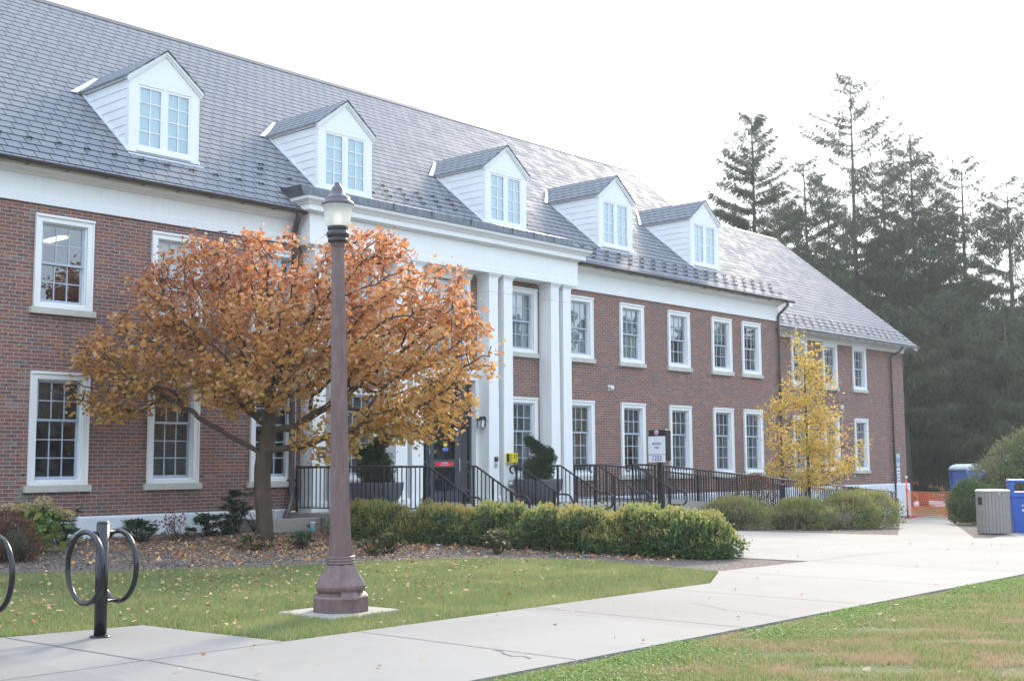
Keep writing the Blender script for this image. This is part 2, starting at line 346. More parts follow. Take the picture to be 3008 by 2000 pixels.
# ------------------------------------------------------------------ mesh helpers
class MB:
    def __init__(s): s.v = []; s.f = []; s.mi = []; s.sm = []
    def add(s, vs, fs, mi=0, smooth=False):
        b = len(s.v); s.v.extend([tuple(v) for v in vs])
        for f in fs: s.f.append([b+i for i in f]); s.mi.append(mi); s.sm.append(smooth)
    def box(s, x0, x1, y0, y1, z0, z1, mi=0):
        x0, x1 = sorted((x0, x1)); y0, y1 = sorted((y0, y1)); z0, z1 = sorted((z0, z1))
        v = [(x0,y0,z0),(x1,y0,z0),(x1,y1,z0),(x0,y1,z0),(x0,y0,z1),(x1,y0,z1),(x1,y1,z1),(x0,y1,z1)]
        s.add(v, [(0,3,2,1),(4,5,6,7),(0,1,5,4),(1,2,6,5),(2,3,7,6),(3,0,4,7)], mi)
    def quad(s, a, b, c, d, mi=0): s.add([a, b, c, d], [(0,1,2,3)], mi)
    def prism(s, pts, axis, a, b, mi=0):
        """polygon pts (2-D) extruded along axis from a to b"""
        def P(p, t): return {'x': (t, p[0], p[1]), 'y': (p[0], t, p[1]), 'z': (p[0], p[1], t)}[axis]
        n = len(pts); v = [P(p, a) for p in pts]+[P(p, b) for p in pts]
        fs = [tuple(range(n))[::-1], tuple(range(n, 2*n))]+[(i, (i+1) % n, n+(i+1) % n, n+i) for i in range(n)]
        s.add(v, fs, mi)
    def lathe(s, prof, n=24, c=(0,0), mi=0, smooth=True, a0=0.):
        vs = []; fs = []
        for r, z in prof:
            for k in range(n):
                a = a0+2*PI*k/n; vs.append((c[0]+r*math.cos(a), c[1]+r*math.sin(a), z))
        for i in range(len(prof)-1):
            for k in range(n): fs.append((i*n+k, i*n+(k+1) % n, (i+1)*n+(k+1) % n, (i+1)*n+k))
        fs.append(tuple(range(n))[::-1]); fs.append(tuple((len(prof)-1)*n+k for k in range(n)))
        s.add(vs, fs, mi, smooth)
    def tube(s, path, r, n=8, mi=0, closed=False, smooth=True):
        P = [Vector(p) for p in path]; m = len(P); rs = r if hasattr(r, '__len__') else [r]*m
        vs = []; fs = []; prev = None
        for i in range(m):
            if closed: t = P[(i+1) % m]-P[i-1]
            else: t = P[min(i+1, m-1)]-P[max(i-1, 0)]
            t.normalize()
            if prev is None:
                a = Vector((0,0,1)) if abs(t.z) < .9 else Vector((1,0,0)); u = t.cross(a).normalized()
            else:
                u = prev-t*prev.dot(t)
                u = u.normalized() if u.length > 1e-6 else t.orthogonal().normalized()
            prev = u; w_ = t.cross(u)
            for k in range(n):
                a = 2*PI*k/n; vs.append(P[i]+(u*math.cos(a)+w_*math.sin(a))*rs[i])
        for i in range(m if closed else m-1):
            j = (i+1) % m
            for k in range(n): fs.append((i*n+k, i*n+(k+1) % n, j*n+(k+1) % n, j*n+k))
        if not closed: fs.append(tuple(range(n))[::-1]); fs.append(tuple((m-1)*n+k for k in range(n)))
        s.add(vs, fs, mi, smooth)
    def build(s, name, mats, parent=None, loc=None, bevel=0.):
        me = bpy.data.meshes.new(name); me.from_pydata(s.v, [], s.f)
        if not isinstance(mats, (list, tuple)): mats = [mats]
        for m in mats: me.materials.append(m)
        me.polygons.foreach_set('material_index', s.mi); me.polygons.foreach_set('use_smooth', s.sm); me.update()
        if len(s.f) > 1: bm = bmesh.new(); bm.from_mesh(me); bmesh.ops.recalc_face_normals(bm, faces=bm.faces); bm.to_mesh(me); bm.free()
        o = bpy.data.objects.new(name, me); COL.objects.link(o)
        if parent is not None: o.parent = parent
        if loc: o.location = loc
        if bevel:
            b = o.modifiers.new('b', 'BEVEL'); b.width = bevel; b.segments = 2; b.limit_method = 'ANGLE'
        return o
def raw_mesh(name, V, F, mat, parent=None, midx=None):
    """V (n,3) array, F (m,k) array of equal-sized faces"""
    V = np.asarray(V, dtype=np.float32); F = np.asarray(F, dtype=np.int32); k = F.shape[1]
    me = bpy.data.meshes.new(name); me.vertices.add(len(V)); me.vertices.foreach_set('co', V.ravel())
    me.loops.add(F.size); me.loops.foreach_set('vertex_index', F.ravel())
    me.polygons.add(len(F)); me.polygons.foreach_set('loop_start', np.arange(0, F.size, k, dtype=np.int32))
    try: me.polygons.foreach_set('loop_total', np.full(len(F), k, dtype=np.int32))
    except Exception: pass
    for m in (mat if isinstance(mat, (list, tuple)) else [mat]): me.materials.append(m)
    if midx is not None: me.polygons.foreach_set('material_index', np.asarray(midx, dtype=np.int32))
    me.update(calc_edges=True); me.validate()
    o = bpy.data.objects.new(name, me); COL.objects.link(o)
    if parent is not None: o.parent = parent
    return o
def tag(o, label=None, cat=None, group=None, kind=None):
    if label: o['label'] = label
    if cat: o['category'] = cat
    if group: o['group'] = group
    if kind: o['kind'] = kind
    return o
def thing(name, label, cat, loc=(0,0,0), rz=0., group=None):
    o = bpy.data.objects.new(name, None); COL.objects.link(o); o.location = loc; o.rotation_euler = (0,0,rz)
    o.empty_display_size = .2
    return tag(o, label, cat, group)
def put(o, parent, loc=None):
    c = o.copy(); COL.objects.link(c); c.parent = parent
    if loc is not None: c.location = loc
    for ch in list(o.children): put(ch, c)
    return c
def text_mesh(name, body, size, mat, parent, mtx, align='CENTER', bold=False, xs=1.):
    cu = bpy.data.curves.new(name, 'FONT'); cu.body = body; cu.size = size; cu.align_x = align; cu.align_y = 'CENTER'; cu.extrude = .0015
    if bold: cu.offset = size*.012
    o = bpy.data.objects.new(name, cu); COL.objects.link(o); bpy.context.view_layer.update()
    me = bpy.data.meshes.new_from_object(o.evaluated_get(bpy.context.evaluated_depsgraph_get()))
    bpy.data.objects.remove(o); me.materials.clear(); me.materials.append(mat)
    me.transform(Matrix.Diagonal((xs, 1, 1, 1))); me.transform(mtx)
    n = bpy.data.objects.new(name, me); COL.objects.link(n); n.parent = parent; return n
def frame_mtx(origin, right, up):
    r = Vector(right).normalized(); u = Vector(up).normalized(); n = r.cross(u)
    return Matrix(((r.x,u.x,n.x,origin[0]),(r.y,u.y,n.y,origin[1]),(r.z,u.z,n.z,origin[2]),(0,0,0,1)))

# ------------------------------------------------------------------ ground
KX = [18., 52., 62., 125.]
def G(x, y=0.):
    if x < 18: return -.5
    if x < 52: return -.5-.025*(x-18)
    if x < 62: return -1.35
    if x < 125: return -1.35-.046*(x-62)
    return -1.35-.046*63
Gv = np.vectorize(G)
def sheet(name, poly, off, mat, skirt=0., kind='structure', extra=None, parent=None, grid=0., bumpf=None):
    """a ground sheet following the terrain, off metres above it"""
    bm = bmesh.new(); vs = [bm.verts.new((p[0], p[1], 0)) for p in poly]; f = bm.faces.new(vs)
    if f.normal.z < 0 : bmesh.ops.reverse_faces(bm, faces=[f])
    bm.normal_update()
    xs = [p[0] for p in poly]; ys = [p[1] for p in poly]
    cuts = [(k, 'x') for k in KX if min(xs) < k < max(xs)]
    if grid:
        cuts += [(x, 'x') for x in np.arange(min(xs)+grid, max(xs), grid)]+[(y, 'y') for y in np.arange(min(ys)+grid, max(ys), grid)]
    for c, ax in cuts:
        bmesh.ops.bisect_plane(bm, geom=bm.verts[:]+bm.edges[:]+bm.faces[:], plane_co=(c, 0, 0) if ax == 'x' else (0, c, 0), plane_no=(1, 0, 0) if ax == 'x' else (0, 1, 0))
    for f in bm.faces:
        if f.normal.z < 0: f.normal_flip()
    for v in bm.verts: v.co.z = G(v.co.x, v.co.y)+off+(bumpf(v.co.x, v.co.y) if bumpf else 0.)
    if skirt:
        be = [e for e in bm.edges if e.is_boundary]; r = bmesh.ops.extrude_edge_only(bm, edges=be)
        for g in r['geom']:
            if isinstance(g, bmesh.types.BMVert): g.co.z -= skirt
    me = bpy.data.meshes.new(name); bm.to_mesh(me); bm.free(); me.materials.append(mat)
    o = bpy.data.objects.new(name, me); COL.objects.link(o)
    if kind: o['kind'] = kind
    if parent is not None: o.parent = parent
    return o
sheet('ground', [(-400,-500),(900,-500),(900,900),(-400,900)], -.03, M['turf'])
sheet('lawn', [(-12,-12.72),(12.5,-12.72),(13.96,-11.9),(14.17,-11.14),(14.5,-9.3),(14.05,-8.2),(13.55,-7.55),(12.4,-6.95),(11.2,-6.65),(10.0,-6.0),(9.3,-5.65),(8.5,-5.05),(7.9,-4.5),(5,-4.2),(-12,-4.2)], -.012, M['turf'])
sheet('south_lawn', [(-12,-60),(60,-60),(60,-15.12),(-12,-15.12)], -.004, M['turfdry'])
# the paved walk along the lawn, opening into the plaza in front of the steps
walk = [(-12,-15.1),(70,-15.1),(70,-1.9+.10),(32.1,-9.34),(26.25,-10.75),(25.98,-10.52),(38.0,-5.1),(46,-1.6),(52,1.2),(52,4.5),(50.2,3.6),(50.2,.6),(41.4,-1.8),(26.2,-8.72),(25.25,-5.28),(24.9,-3.7),(16.9,-3.7),(16.15,-6.),(16.1,-10.86),(16.15,-12.02),(13.98,-11.89),(12.53,-12.7),(-12,-12.7)]
walk[2] = (70, -.3)
sheet('walkway', walk, .018, M['conc'], skirt=.10)
sheet('bike_rack_pad', [(-12,-12.25),(-12,-10.55),(4.92,-10.66),(6.16,-10.86),(6.2,-11.46),(6.32,-12.69),(-12,-12.69)], .014, M['conc'], skirt=.1)
jm = MB()
def joint(x0, y0, x1, y1, wdt=.012, lift=.0215):
    d = Vector((x1-x0, y1-y0)); n = Vector((-d.y, d.x)).normalized()*wdt/2
    xs = [0]+[(k-x0)/(x1-x0) for k in KX if min(x0, x1) < k < max(x0, x1)]+[1]
    for a, b in zip(xs, xs[1:]):
        p, q = (x0+d.x*a, y0+d.y*a), (x0+d.x*b, y0+d.y*b)
        jm.quad((p[0]+n.x, p[1]+n.y, G(p[0])+lift), (p[0]-n.x, p[1]-n.y, G(p[0])+lift), (q[0]-n.x, q[1]-n.y, G(q[0])+lift), (q[0]+n.x, q[1]+n.y, G(q[0])+lift))
for x in (-2, .4, 2.7, 5.06, 7.07, 9.35, 11.63, 13.95, 16.2, 18.6, 21.0, 23.4, 25.8): joint(x, -12.72 if x < 15 else -12.1, x, -15.09)
joint(13.98, -11.95, 13.95, -12.7); joint(16.15, -12.02, 34, -12.5); joint(16.12, -10.4, 26.2, -10.0); joint(16.12, -8.0, 25.6, -7.4)
joint(20.5, -4.0, 20.6, -12.7); joint(26.2, -8.72, 26.25, -10.7); joint(32, -9.3, 32.3, -15.); joint(30, -7.1, 31, -8.2); joint(36, -4.4, 37, -5.5); joint(41.5, -1.9, 42.5, -3.1)
joint(4.97, -10.7, 5.05, -12.68, .016, .0175); joint(-12, -12.705, 6.3, -12.705, .012)
# the crack in the slab near the corner
pts = [(7.05,-14.30),(7.02,-14.42),(6.94,-14.5),(6.90,-14.62),(6.95,-14.7),(6.90,-14.8)]
for a, b in zip(pts, pts[1:]): joint(*a, *b, .016)
rgk = random.Random(3)
for (x, y, dx, dy, n_) in ((10.2,-15.05,.05,.16,9), (18.8,-12.6,.22,-.05,12), (3.0,-14.9,.12,.12,10)):      # hairline cracks
    for _ in range(n_): x2, y2 = x+dx+rgk.uniform(-.05, .05), y+dy+rgk.uniform(-.05, .05); joint(x, y, x2, y2, .007); x, y = x2, y2
jo = jm.build('walkway_joints', M['joint']); jo['kind'] = 'structure'
bedh = lambda x, y: .13*max(0, min(1, (y+4.5)/4.))
sheet('mulch_bed', [(5,-4.2),(7.9,-4.5),(8.5,-5.05),(9.3,-5.65),(10.0,-6.0),(11.2,-6.65),(12.4,-6.95),(13.55,-7.55),(14.05,-8.2),(14.5,-9.3),(14.17,-11.14),(13.98,-11.88),(16.12,-12.0),(16.1,-10.86),(16.14,-6.),(16.9,-3.72),(16.9,.3),(-12,.3),(-12,-4.2)], .006, M['mulch'], grid=.7, bumpf=bedh)
sheet('planting_bed', [(24.95,-3.65),(25.25,-5.28),(26.2,-8.72),(41.35,-1.85),(50.0,.6),(50,1.3),(25,1.3),(25,-3.0)], .006, M['mulch'], skirt=.05)
sheet('bin_bed', [(26.0,-10.54),(26.25,-10.74),(32.1,-9.34),(70,-.4),(52,1.1),(46,-1.65),(38,-5.1)], .008, M['mulch'])
sheet('parking_lot', [(95,-20),(200,-20),(200,75),(95,75)], .01, M['asphalt'])

# ------------------------------------------------------------------ the building
bld = thing('brick_hall', 'long two storey brick hall with grey slate roof, five white dormers and white trim', 'building')
XL, XR = 2.2, 36.45
CEN = 20.84
UZ0, UZ1, LZ0, LZ1 = 3.754, 5.417, .599, 2.599
WW = 1.13
winx = [8.71, 11.06, 13.41, 15.76, 18.11, 23.57, 25.92, 28.27, 30.62, 32.97, 34.73]
def wall_with_holes(name, x0, x1, z0, z1, y, holes, thick=.3, mat=M['brick'], parent=bld):
    xs = sorted({x0, x1, *[h[0] for h in holes], *[h[1] for h in holes]}); zs = sorted({z0, z1, *[h[2] for h in holes], *[h[3] for h in holes]})
    b = MB()
    for i in range(len(xs)-1):
        for j in range(len(zs)-1):
            cx, cz = (xs[i]+xs[i+1])/2, (zs[j]+zs[j+1])/2
            if any(h[0] < cx < h[1] and h[2] < cz < h[3] for h in holes): continue
            b.quad((xs[i], y, zs[j]), (xs[i+1], y, zs[j]), (xs[i+1], y, zs[j+1]), (xs[i], y, zs[j+1]))
    return b
holes = []
for x in winx:
    holes += [(x-.46, x+.46, UZ0+.06, UZ1-.1), (x-.46, x+.46, LZ0+.06, LZ1-.1)]
DX0, DX1 = 19.98, 21.80
holes += [(DX0, DX1, -.02, 2.95), (CEN-.55, CEN+.55, 3.2, 5.4)]
b = wall_with_holes('wall', XL, XR, 0, 6.2, 0., holes)
b.quad((XR, 0, 0), (XR, 12.9, 0), (XR, 12.9, 6.2), (XR, 0, 6.2)); b.quad((XL, 0, 0), (XL, 12.9, 0), (XL, 12.9, 6.2), (XL, 0, 6.2))
b.quad((XL, 12.9, 0), (XR, 12.9, 0), (XR, 12.9, 6.2), (XL, 12.9, 6.2))
b.add([(XR, 0, 6.2), (XR, 12.9, 6.2), (XR, 6.45, 11.7)], [(0, 1, 2)]); b.add([(XL, 0, 6.2), (XL, 12.9, 6.2), (XL, 6.45, 11.7)], [(0, 1, 2)])
b.build('wall', M['brick'], bld)
WX1, WY = 49.45, 1.55
wwin = [38.2, 40.65, 43.0, 45.42]
wh = []
for x in wwin: wh += [(x-.46, x+.46, UZ0+.06, UZ1-.1), (x-.46, x+.46, LZ0+.06, LZ1-.1)]
b = wall_with_holes('wall', XR, WX1, 0, 5.7, WY, wh)
b.quad((WX1, WY, 0), (WX1, 13.2, 0), (WX1, 13.2, 5.7), (WX1, WY, 5.7)); b.quad((XR, 13.2, 0), (WX1, 13.2, 0), (WX1, 13.2, 5.7), (XR, 13.2, 5.7))
b.add([(WX1, WY, 5.7), (WX1, 13.2, 5.7), (WX1, 7.5, 10.9)], [(0, 1, 2)])
b.build('wing_wall', M['brick'], bld)
# dim rooms behind the glass
b = MB()
b.quad((XL, 2.6, 0), (XR, 2.6, 0), (XR, 2.6, 6.2), (XL, 2.6, 6.2))
for z in (-.02, 3.0, 5.6): b.quad((XL+.01, .31, z), (XR-.01, .31, z), (XR-.01, 2.59, z), (XL+.01, 2.59, z))
for x in (7.5, 12.2, 17, 19.3, 22.4, 27., 31.8): b.quad((x, .31, 0), (x, 2.59, 0), (x, 2.59, 5.6), (x, .31, 5.6))
b.quad((XR, 4., 0), (WX1-.02, 4., 0), (WX1-.02, 4., 5.6), (XR, 4., 5.6)); b.quad((XR, 1.9, 3.0), (WX1-.02, 1.9, 3.0), (WX1-.02, 4., 3.0), (XR, 4., 3.0))
b.build('interior_partition', M['interior'], bld)
# one ceiling light seen through the left-hand upper window
def emis(name, c, s):
    t = NT(name); e = t.n('Emission'); e.inputs[0].default_value = c+(1,); e.inputs[1].default_value = s; t.l(e.outputs[0], t.out.inputs[0]); return t.m
M['ceil'] = emis('ceiling_light', (1., .88, .66), 1.6)
b = MB(); b.box(11.62, 11.8, 1.2, 1.95, 5.30, 5.33); b.build('ceiling_light', M['ceil'], bld)

# foundation band
b = MB()
b.prism([(-.055, -.75), (.1, -.75), (.1, .03), (-.02, .03), (-.055, .0)], 'x', XL, 16.2)
b.build('foundation', M['found'], bld, bevel=.012); b = MB()
b.prism([(-.055, -1.5), (.1, -1.5), (.1, .03), (-.02, .03), (-.055, .0)], 'x', 25.4, XR+.06)
b.build('foundation', M['found'], bld, bevel=.012); b = MB()
b.prism([(WY-.09, -1.9), (WY+.1, -1.9), (WY+.1, .04), (WY-.05, .04), (WY-.09, .0)], 'x', XR+.07, WX1+.12)
b.build('foundation', M['found'], bld, bevel=.012)

# windows ------------------------------------------------------------
def make_window(H, rows_up, rows_lo, glass, blind=None, zshade=None, name='window'):
    """origin at bottom centre of the casing on the wall face; parts in the building, pieces under each window"""
    hw = WW/2; b = MB(); cw = .125
    b.box(-hw, -hw+cw, -.045, .0, .0, H); b.box(hw-cw, hw, -.045, .0, .0, H)
    b.box(-hw+cw, hw-cw, -.043, .0, H-cw, H); b.box(-hw+cw, hw-cw, -.043, .0, .0, .075)
    b.box(-hw-.012, hw+.012, -.072, -.0455, H-.035, H+.012); b.box(-hw, -hw+.03, -.062, -.0455, .0, H-.036); b.box(hw-.03, hw, -.062, -.0455, .0, H-.036)
    # reveals
    i = hw-cw
    b.box(-i-.002, -i+.022, .0005, .14, .05, H-.1); b.box(i-.022, i+.002, .0005, .14, .05, H-.1)
    b.box(-i+.022, i-.022, .0005, .14, H-cw-.022, H-.1); b.box(-i+.022, i-.022, -.02, .14, .05, .095)
    fr = b.build(name, M['white'], None, bevel=.004)
    zb, zt = .095, H-cw-.022; xl, xr = -i+.022, i-.022
    zm = zb+(zt-zb)*(.5 if rows_up == rows_lo else .43+.17*(rows_lo-rows_up) )
    def sash(z0, z1, rows, y, m=.045, bot=.06):
        q = MB(); q.box(xl, xl+m, y, y+.03, z0, z1); q.box(xr-m, xr, y, y+.03, z0, z1)
        q.box(xl+m, xr-m, y, y+.03, z0, z0+bot); q.box(xl+m, xr-m, y, y+.03, z1-.035, z1)
        W_ = (xr-xl-2*m)/3; Hh = (z1-.035-z0-bot)/rows
        for k in (1, 2): q.box(xl+m+W_*k-.011, xl+m+W_*k+.011, y+.003, y+.027, z0+bot, z1-.035)
        for k in range(1, rows): q.box(xl+m, xr-m, y+.0045, y+.0255, z0+bot+Hh*k-.011, z0+bot+Hh*k+.011)
        return q.build('sash', M['sash'], fr, bevel=.002)
    zsplit = zb+(zt-zb)*rows_lo/(rows_up+rows_lo)
    sash(zsplit-.02, zt, rows_up, .045, bot=.045); sash(zb, zsplit+.02, rows_lo, .085)
    q = MB(); q.quad((xl+.03, .062, zsplit), (xr-.03, .062, zsplit), (xr-.03, .062, zt-.03), (xl+.03, .062, zt-.03)); q.build('pane', glass, fr)
    q = MB(); q.quad((xl+.03, .102, zb+.03), (xr-.03, .102, zb+.03), (xr-.03, .102, zsplit), (xl+.03, .102, zsplit)); q.build('pane', glass, fr)
    if blind:
        q = MB(); z0 = zb if zshade is None else zshade
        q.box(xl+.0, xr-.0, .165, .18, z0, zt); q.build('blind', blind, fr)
    q = MB(); q.box(-hw-.065, hw+.065, -.085, .05, -.123, -.003); q.build('sill', M['stone'], fr, bevel=.008)
    return fr
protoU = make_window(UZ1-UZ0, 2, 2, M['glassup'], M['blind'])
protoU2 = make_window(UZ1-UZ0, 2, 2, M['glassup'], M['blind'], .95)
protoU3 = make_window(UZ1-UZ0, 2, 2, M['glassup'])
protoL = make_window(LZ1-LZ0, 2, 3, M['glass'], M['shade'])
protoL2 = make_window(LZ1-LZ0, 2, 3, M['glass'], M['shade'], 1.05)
for i, x in enumerate(winx):
    pr_ = protoU if x in (13.41, 15.76, 18.11, 23.57, 25.92, 28.27) else (protoU2 if x in (30.62, 32.97) else protoU3)
    put(pr_, bld, (x, 0, UZ0)); put(protoL2 if x in (11.06, 15.76, 28.27) else protoL, bld, (x, 0, LZ0))
for x in wwin: put(protoU3, bld, (x, WY, UZ0)); put(protoL, bld, (x, WY, LZ0))
for pr_ in (protoU, protoU2, protoU3, protoL, protoL2):
    for ch in list(pr_.children): bpy.data.objects.remove(ch)
    bpy.data.objects.remove(pr_)

# frieze, crown moulding, gutters ------------------------------------
def frieze(x0, x1, y, z0, zb, zc, ze, nm='frieze'):
    """bands: z0 bottom, zb band line, zc crown start, ze top under the gutter"""
    b = MB()
    b.prism([(y-.055, z0), (y+.02, z0), (y+.02, zc+.02), (y-.035, zc+.02), (y-.035, zb+.012), (y-.055, zb)], 'x', x0, x1)
    b.prism([(y-.0352, zc+.0), (y-.07, zc+.0), (y-.085, zc+.025), (y-.11, zc+.03), (y-.13, zc+.05), (y-.21, zc+.065), (y-.27, ze-.02), (y-.28, ze+.03), (y+.02, ze+.03), (y+.02, zc+.021), (y-.0352, zc+.021)], 'x', x0, x1)
    return b.build(nm, M['white'], bld)
frieze(XL, 16.30, 0., 5.6, 5.745, 6.095, 6.2); frieze(25.29, XR+.02, 0., 5.6, 5.745, 6.095, 6.2)
b = MB()
b.prism([(WY-.06, 5.43), (WY+.02, 5.43), (WY+.02, 5.62), (WY-.10, 5.62), (WY-.10, 5.55), (WY-.06, 5.545)], 'x', XR+.01, WX1+.03)
b.prism([(WY-.12, 5.625), (WY+.02, 5.625), (WY+.02, 5.76), (WY-.46, 5.76), (WY-.44, 5.72), (WY-.30, 5.70), (WY-.28, 5.66)], 'x', XR+.01, WX1+.12)
b.build('wing_frieze', M['white'], bld)
def gutter(x0, x1, y, z, nm='gutter'):
    b = MB(); n = 9; r = .07
    pts = [(y-r*math.cos(PI*k/(n-1)), z-r*math.sin(PI*k/(n-1))*.95) for k in range(n)]
    inner = [(y+(r-.008)*math.cos(PI*k/(n-1)), z-(r-.008)*math.sin(PI*k/(n-1))*.95) for k in range(n)]
    b.prism(pts+inner, 'x', x0, x1)
    x = x0+.35
    while x < x1:
        b.tube([(x, y+.02+.16, z-.045), (x, y+.07, z-.075), (x, y, z-.075), (x, y-.06, z-.03), (x, y-.068, z+.006)], .009, 5); x += .76
    b.box(x0-.004, x0+.006, y-r, y+r, z-.06, z+.002); b.box(x1-.006, x1+.004, y-r, y+r, z-.06, z+.002)
    return b.build(nm, M['bronze'], bld)
gutter(XL, 16.38, -.40, 6.275); gutter(25.2, XR+.42, -.40, 6.275); gutter(XR+.04, WX1+.42, .98, 5.70)
# roofs ---------------------------------------------------------------
SL = .822
def roof_plane(x0, x1, y0, y1, z0c, name, back, mat=M['slate'], th=.045):
    """front slope from eave y0 to ridge y1, z = z0c + SL*y; with a back slope to y=back"""
    b = MB(); f = lambda y: z0c+SL*y; zr = f(y1); zb = zr-SL*(back-y1)
    b.prism([(y0, f(y0)), (y1, zr), (back, zb), (back, zb-th), (y1, zr-th), (y0, f(y0)-th)], 'x', x0, x1)
    return b.build(name, mat, bld)
roof_plane(XL-.3, XR+.42, -.44, 6.46, 6.64, 'roof', 13.35)
roof_plane(XR+.421, WX1+.32, .92, 7.55, 4.9, 'wing_roof', 13.9)
b = MB(); b.prism([(6.30, 11.845), (6.46, 11.99), (6.62, 11.845), (6.62, 11.82), (6.46, 11.965), (6.30, 11.82)], 'x', XL-.3, XR+.43); b.build('ridge_cap', M['bronze'], bld)
b = MB(); b.prism([(7.42, 11.02), (7.55, 11.14), (7.68, 11.02), (7.68, 10.99), (7.55, 11.11), (7.42, 10.99)], 'x', XR+.421, WX1+.33); b.build('ridge_cap', M['bronze'], bld)
b = MB()   # rake boards
b.prism([(-.42, 6.24), (6.46, 11.895), (6.46, 11.70), (-.42, 6.10)], 'x', XR+.02, XR+.36)
b.build('rake_board', M['white'], bld); b = MB(); b.prism([(1.0, 5.66), (7.55, 11.05), (7.55, 10.85), (1.0, 5.52)], 'x', WX1+.02, WX1+.26)
b.build('rake_board', M['white'], bld)
# gable end above the wing roof is closed by the main wall

# dormers --------------------------------------------------------------
DORM = [13.39, 18.10, 23.565, 28.29, 32.95]
def make_dormer():
    hw = .785; y0 = .5; zf = 7.04; ze = 8.52; za = 9.17; th = math.atan((za-ze)/(hw+.06))
    yb = lambda z: (z-6.64)/SL
    root = MB()   # front face with corner boards and gable, built round the window opening
    wx, wz0, wz1 = .605, 7.16, 8.42
    root.box(-hw, -wx, y0, y0+.05, zf, ze); root.box(wx, hw, y0, y0+.05, zf, ze)
    root.box(-wx, wx, y0, y0+.05, zf, wz0); root.box(-wx, wx, y0, y0+.05, wz1, ze)
    root.prism([(-hw, ze), (hw, ze), (.0, ze+hw*math.tan(th))], 'y', y0, y0+.05)
    root.box(-wx-.02, wx+.02, y0-.035, y0-.001, wz0-.085, wz0-.015)
    body = root.build('dormer', M['white'], bld, bevel=.003)
    for s in (-1, 1):
        b = MB(); x = s*hw
        # cheek boards, each lapping the one below
        n = 8; dz = (ze-.02-zf)/n
        for k in range(n):
            z0 = zf+k*dz; z1 = z0+dz
            xo = x+s*.016; xi = x+s*.004
            y_in0, y_in1 = yb(z0), yb(z1)
            v = [(xo, y0+.11, z0), (xi, y0+.11, z1), (xi, y_in1+.02, z1), (xo, y_in0+.02, z0)]
            b.add(v, [(0, 1, 2, 3)]); b.add([(xo, y0+.11, z0), (x-s*.01, y0+.11, z0), (x-s*.01, y_in0+.02, z0), (xo, y_in0+.02, z0)], [(0,1,2,3)])
        b.prism([(y0, zf), (y0+.11, zf+.0), (y0+.11, ze), (y0, ze)], 'x', x, x+s*.02)
        b.build('siding', M['white_side'], body)
    b = MB()   # flashing strip along cheek foot and the bright valley flashing at the back
    for s in (-1, 1):
        x = s*(hw+.03)
        b.prism([(y0-.02, zf-.02), (yb(ze)+.05, ze+.035), (yb(ze)+.05, ze+.095), (y0-.02, zf+.045)], 'x', x-.012, x+.012)
        b.add([(s*(hw+.16), yb(ze)-.02, ze+.02), (s*(hw+.30), yb(ze)-.02, ze+.02), (s*.14, yb(za)-.04, za+.025), (s*.0, yb(za)-.04, za+.03)], [(0,1,2,3)])
    b.box(-hw-.06, hw+.08, y0-.10, y0, zf-.075, zf-.045)
    b.build('flashing', M['signwhite'], body)
    b = MB(); ov = .095; rz = lambda x: za-(abs(x))*math.tan(th)
    for s in (-1, 1):    # slate slopes of the little roof, overhanging the front
        xe = s*(hw+ov)
        p = [(0, y0-.075, rz(0)+.07), (xe, y0-.075, rz(xe)+.07), (xe, yb(rz(xe))+.06, rz(xe)+.07), (0, yb(rz(0))+.1, rz(0)+.07)]
        q = [(a, b_, c-.03) for a, b_, c in p]
        b.add(p+q, [(0,1,2,3), (7,6,5,4), (0,4,5,1), (1,5,6,2)])
    b.build('dormer_roof', M['slate_dorm'], body)
    b = MB()
    for s in (-1, 1):    # crown moulding on the rake and along the cheeks
        for (d0, d1, yy) in ((.0, .055, -.055), (.055, .10, -.03)):
            p = [(0, rz(0)+.038-d0), (s*(hw+ov-.012), rz(hw+ov-.012)+.038-d0), (s*(hw+ov-.012-d1*.3), rz(hw+ov)+.038-d1), (0, rz(0)+.038-d1)]
            b.prism(p, 'y', y0+yy, y0-.001)
        b.box(s*(hw+.003), s*(hw+.06), y0+.0, yb(ze)+.05, ze-.01, ze+.055)
    b.build('moulding', M['white'], body)
    b = MB()
    for k, (xa, xb_) in enumerate(((-wx, -.035), (.035, wx))):
        b.box(xa, xa+.05, y0+.012, y0+.045, wz0, wz1); b.box(xb_-.05, xb_, y0+.012, y0+.045, wz0, wz1)
        b.box(xa+.05, xb_-.05, y0+.012, y0+.045, wz0, wz0+.055); b.box(xa+.05, xb_-.05, y0+.012, y0+.045, wz1-.05, wz1)
        xm = (xa+xb_)/2; b.box(xm-.011, xm+.011, y0+.018, y0+.04, wz0+.055, wz1-.05)
        for j in (1, 2, 3):
            z = wz0+.055+(wz1-.105-wz0)*j/4; b.box(xa+.05, xb_-.05, y0+.0195, y0+.0385, z-.011, z+.011)
    b.box(-.035, .035, y0+.005, y0+.048, wz0, wz1)
    b.build('window_frame', M['white'], body)
    b = MB(); b.quad((-wx+.04, y0+.03, wz0+.04), (wx-.04, y0+.03, wz0+.04), (wx-.04, y0+.03, wz1-.04), (-wx+.04, y0+.03, wz1-.04)); b.build('pane', M['glassup'], body)
    b = MB(); b.quad((-wx, y0+.07, wz0), (wx, y0+.07, wz0), (wx, y0+.07, wz1), (-wx, y0+.07, wz1)); b.build('blind', M['dormback'], body)  # plain pale blue plane close behind the dormer panes
    return body
d0 = make_dormer(); d0.location = (DORM[0], 0, 0)
for x in DORM[1:]: put(d0, bld, (x, 0, 0))

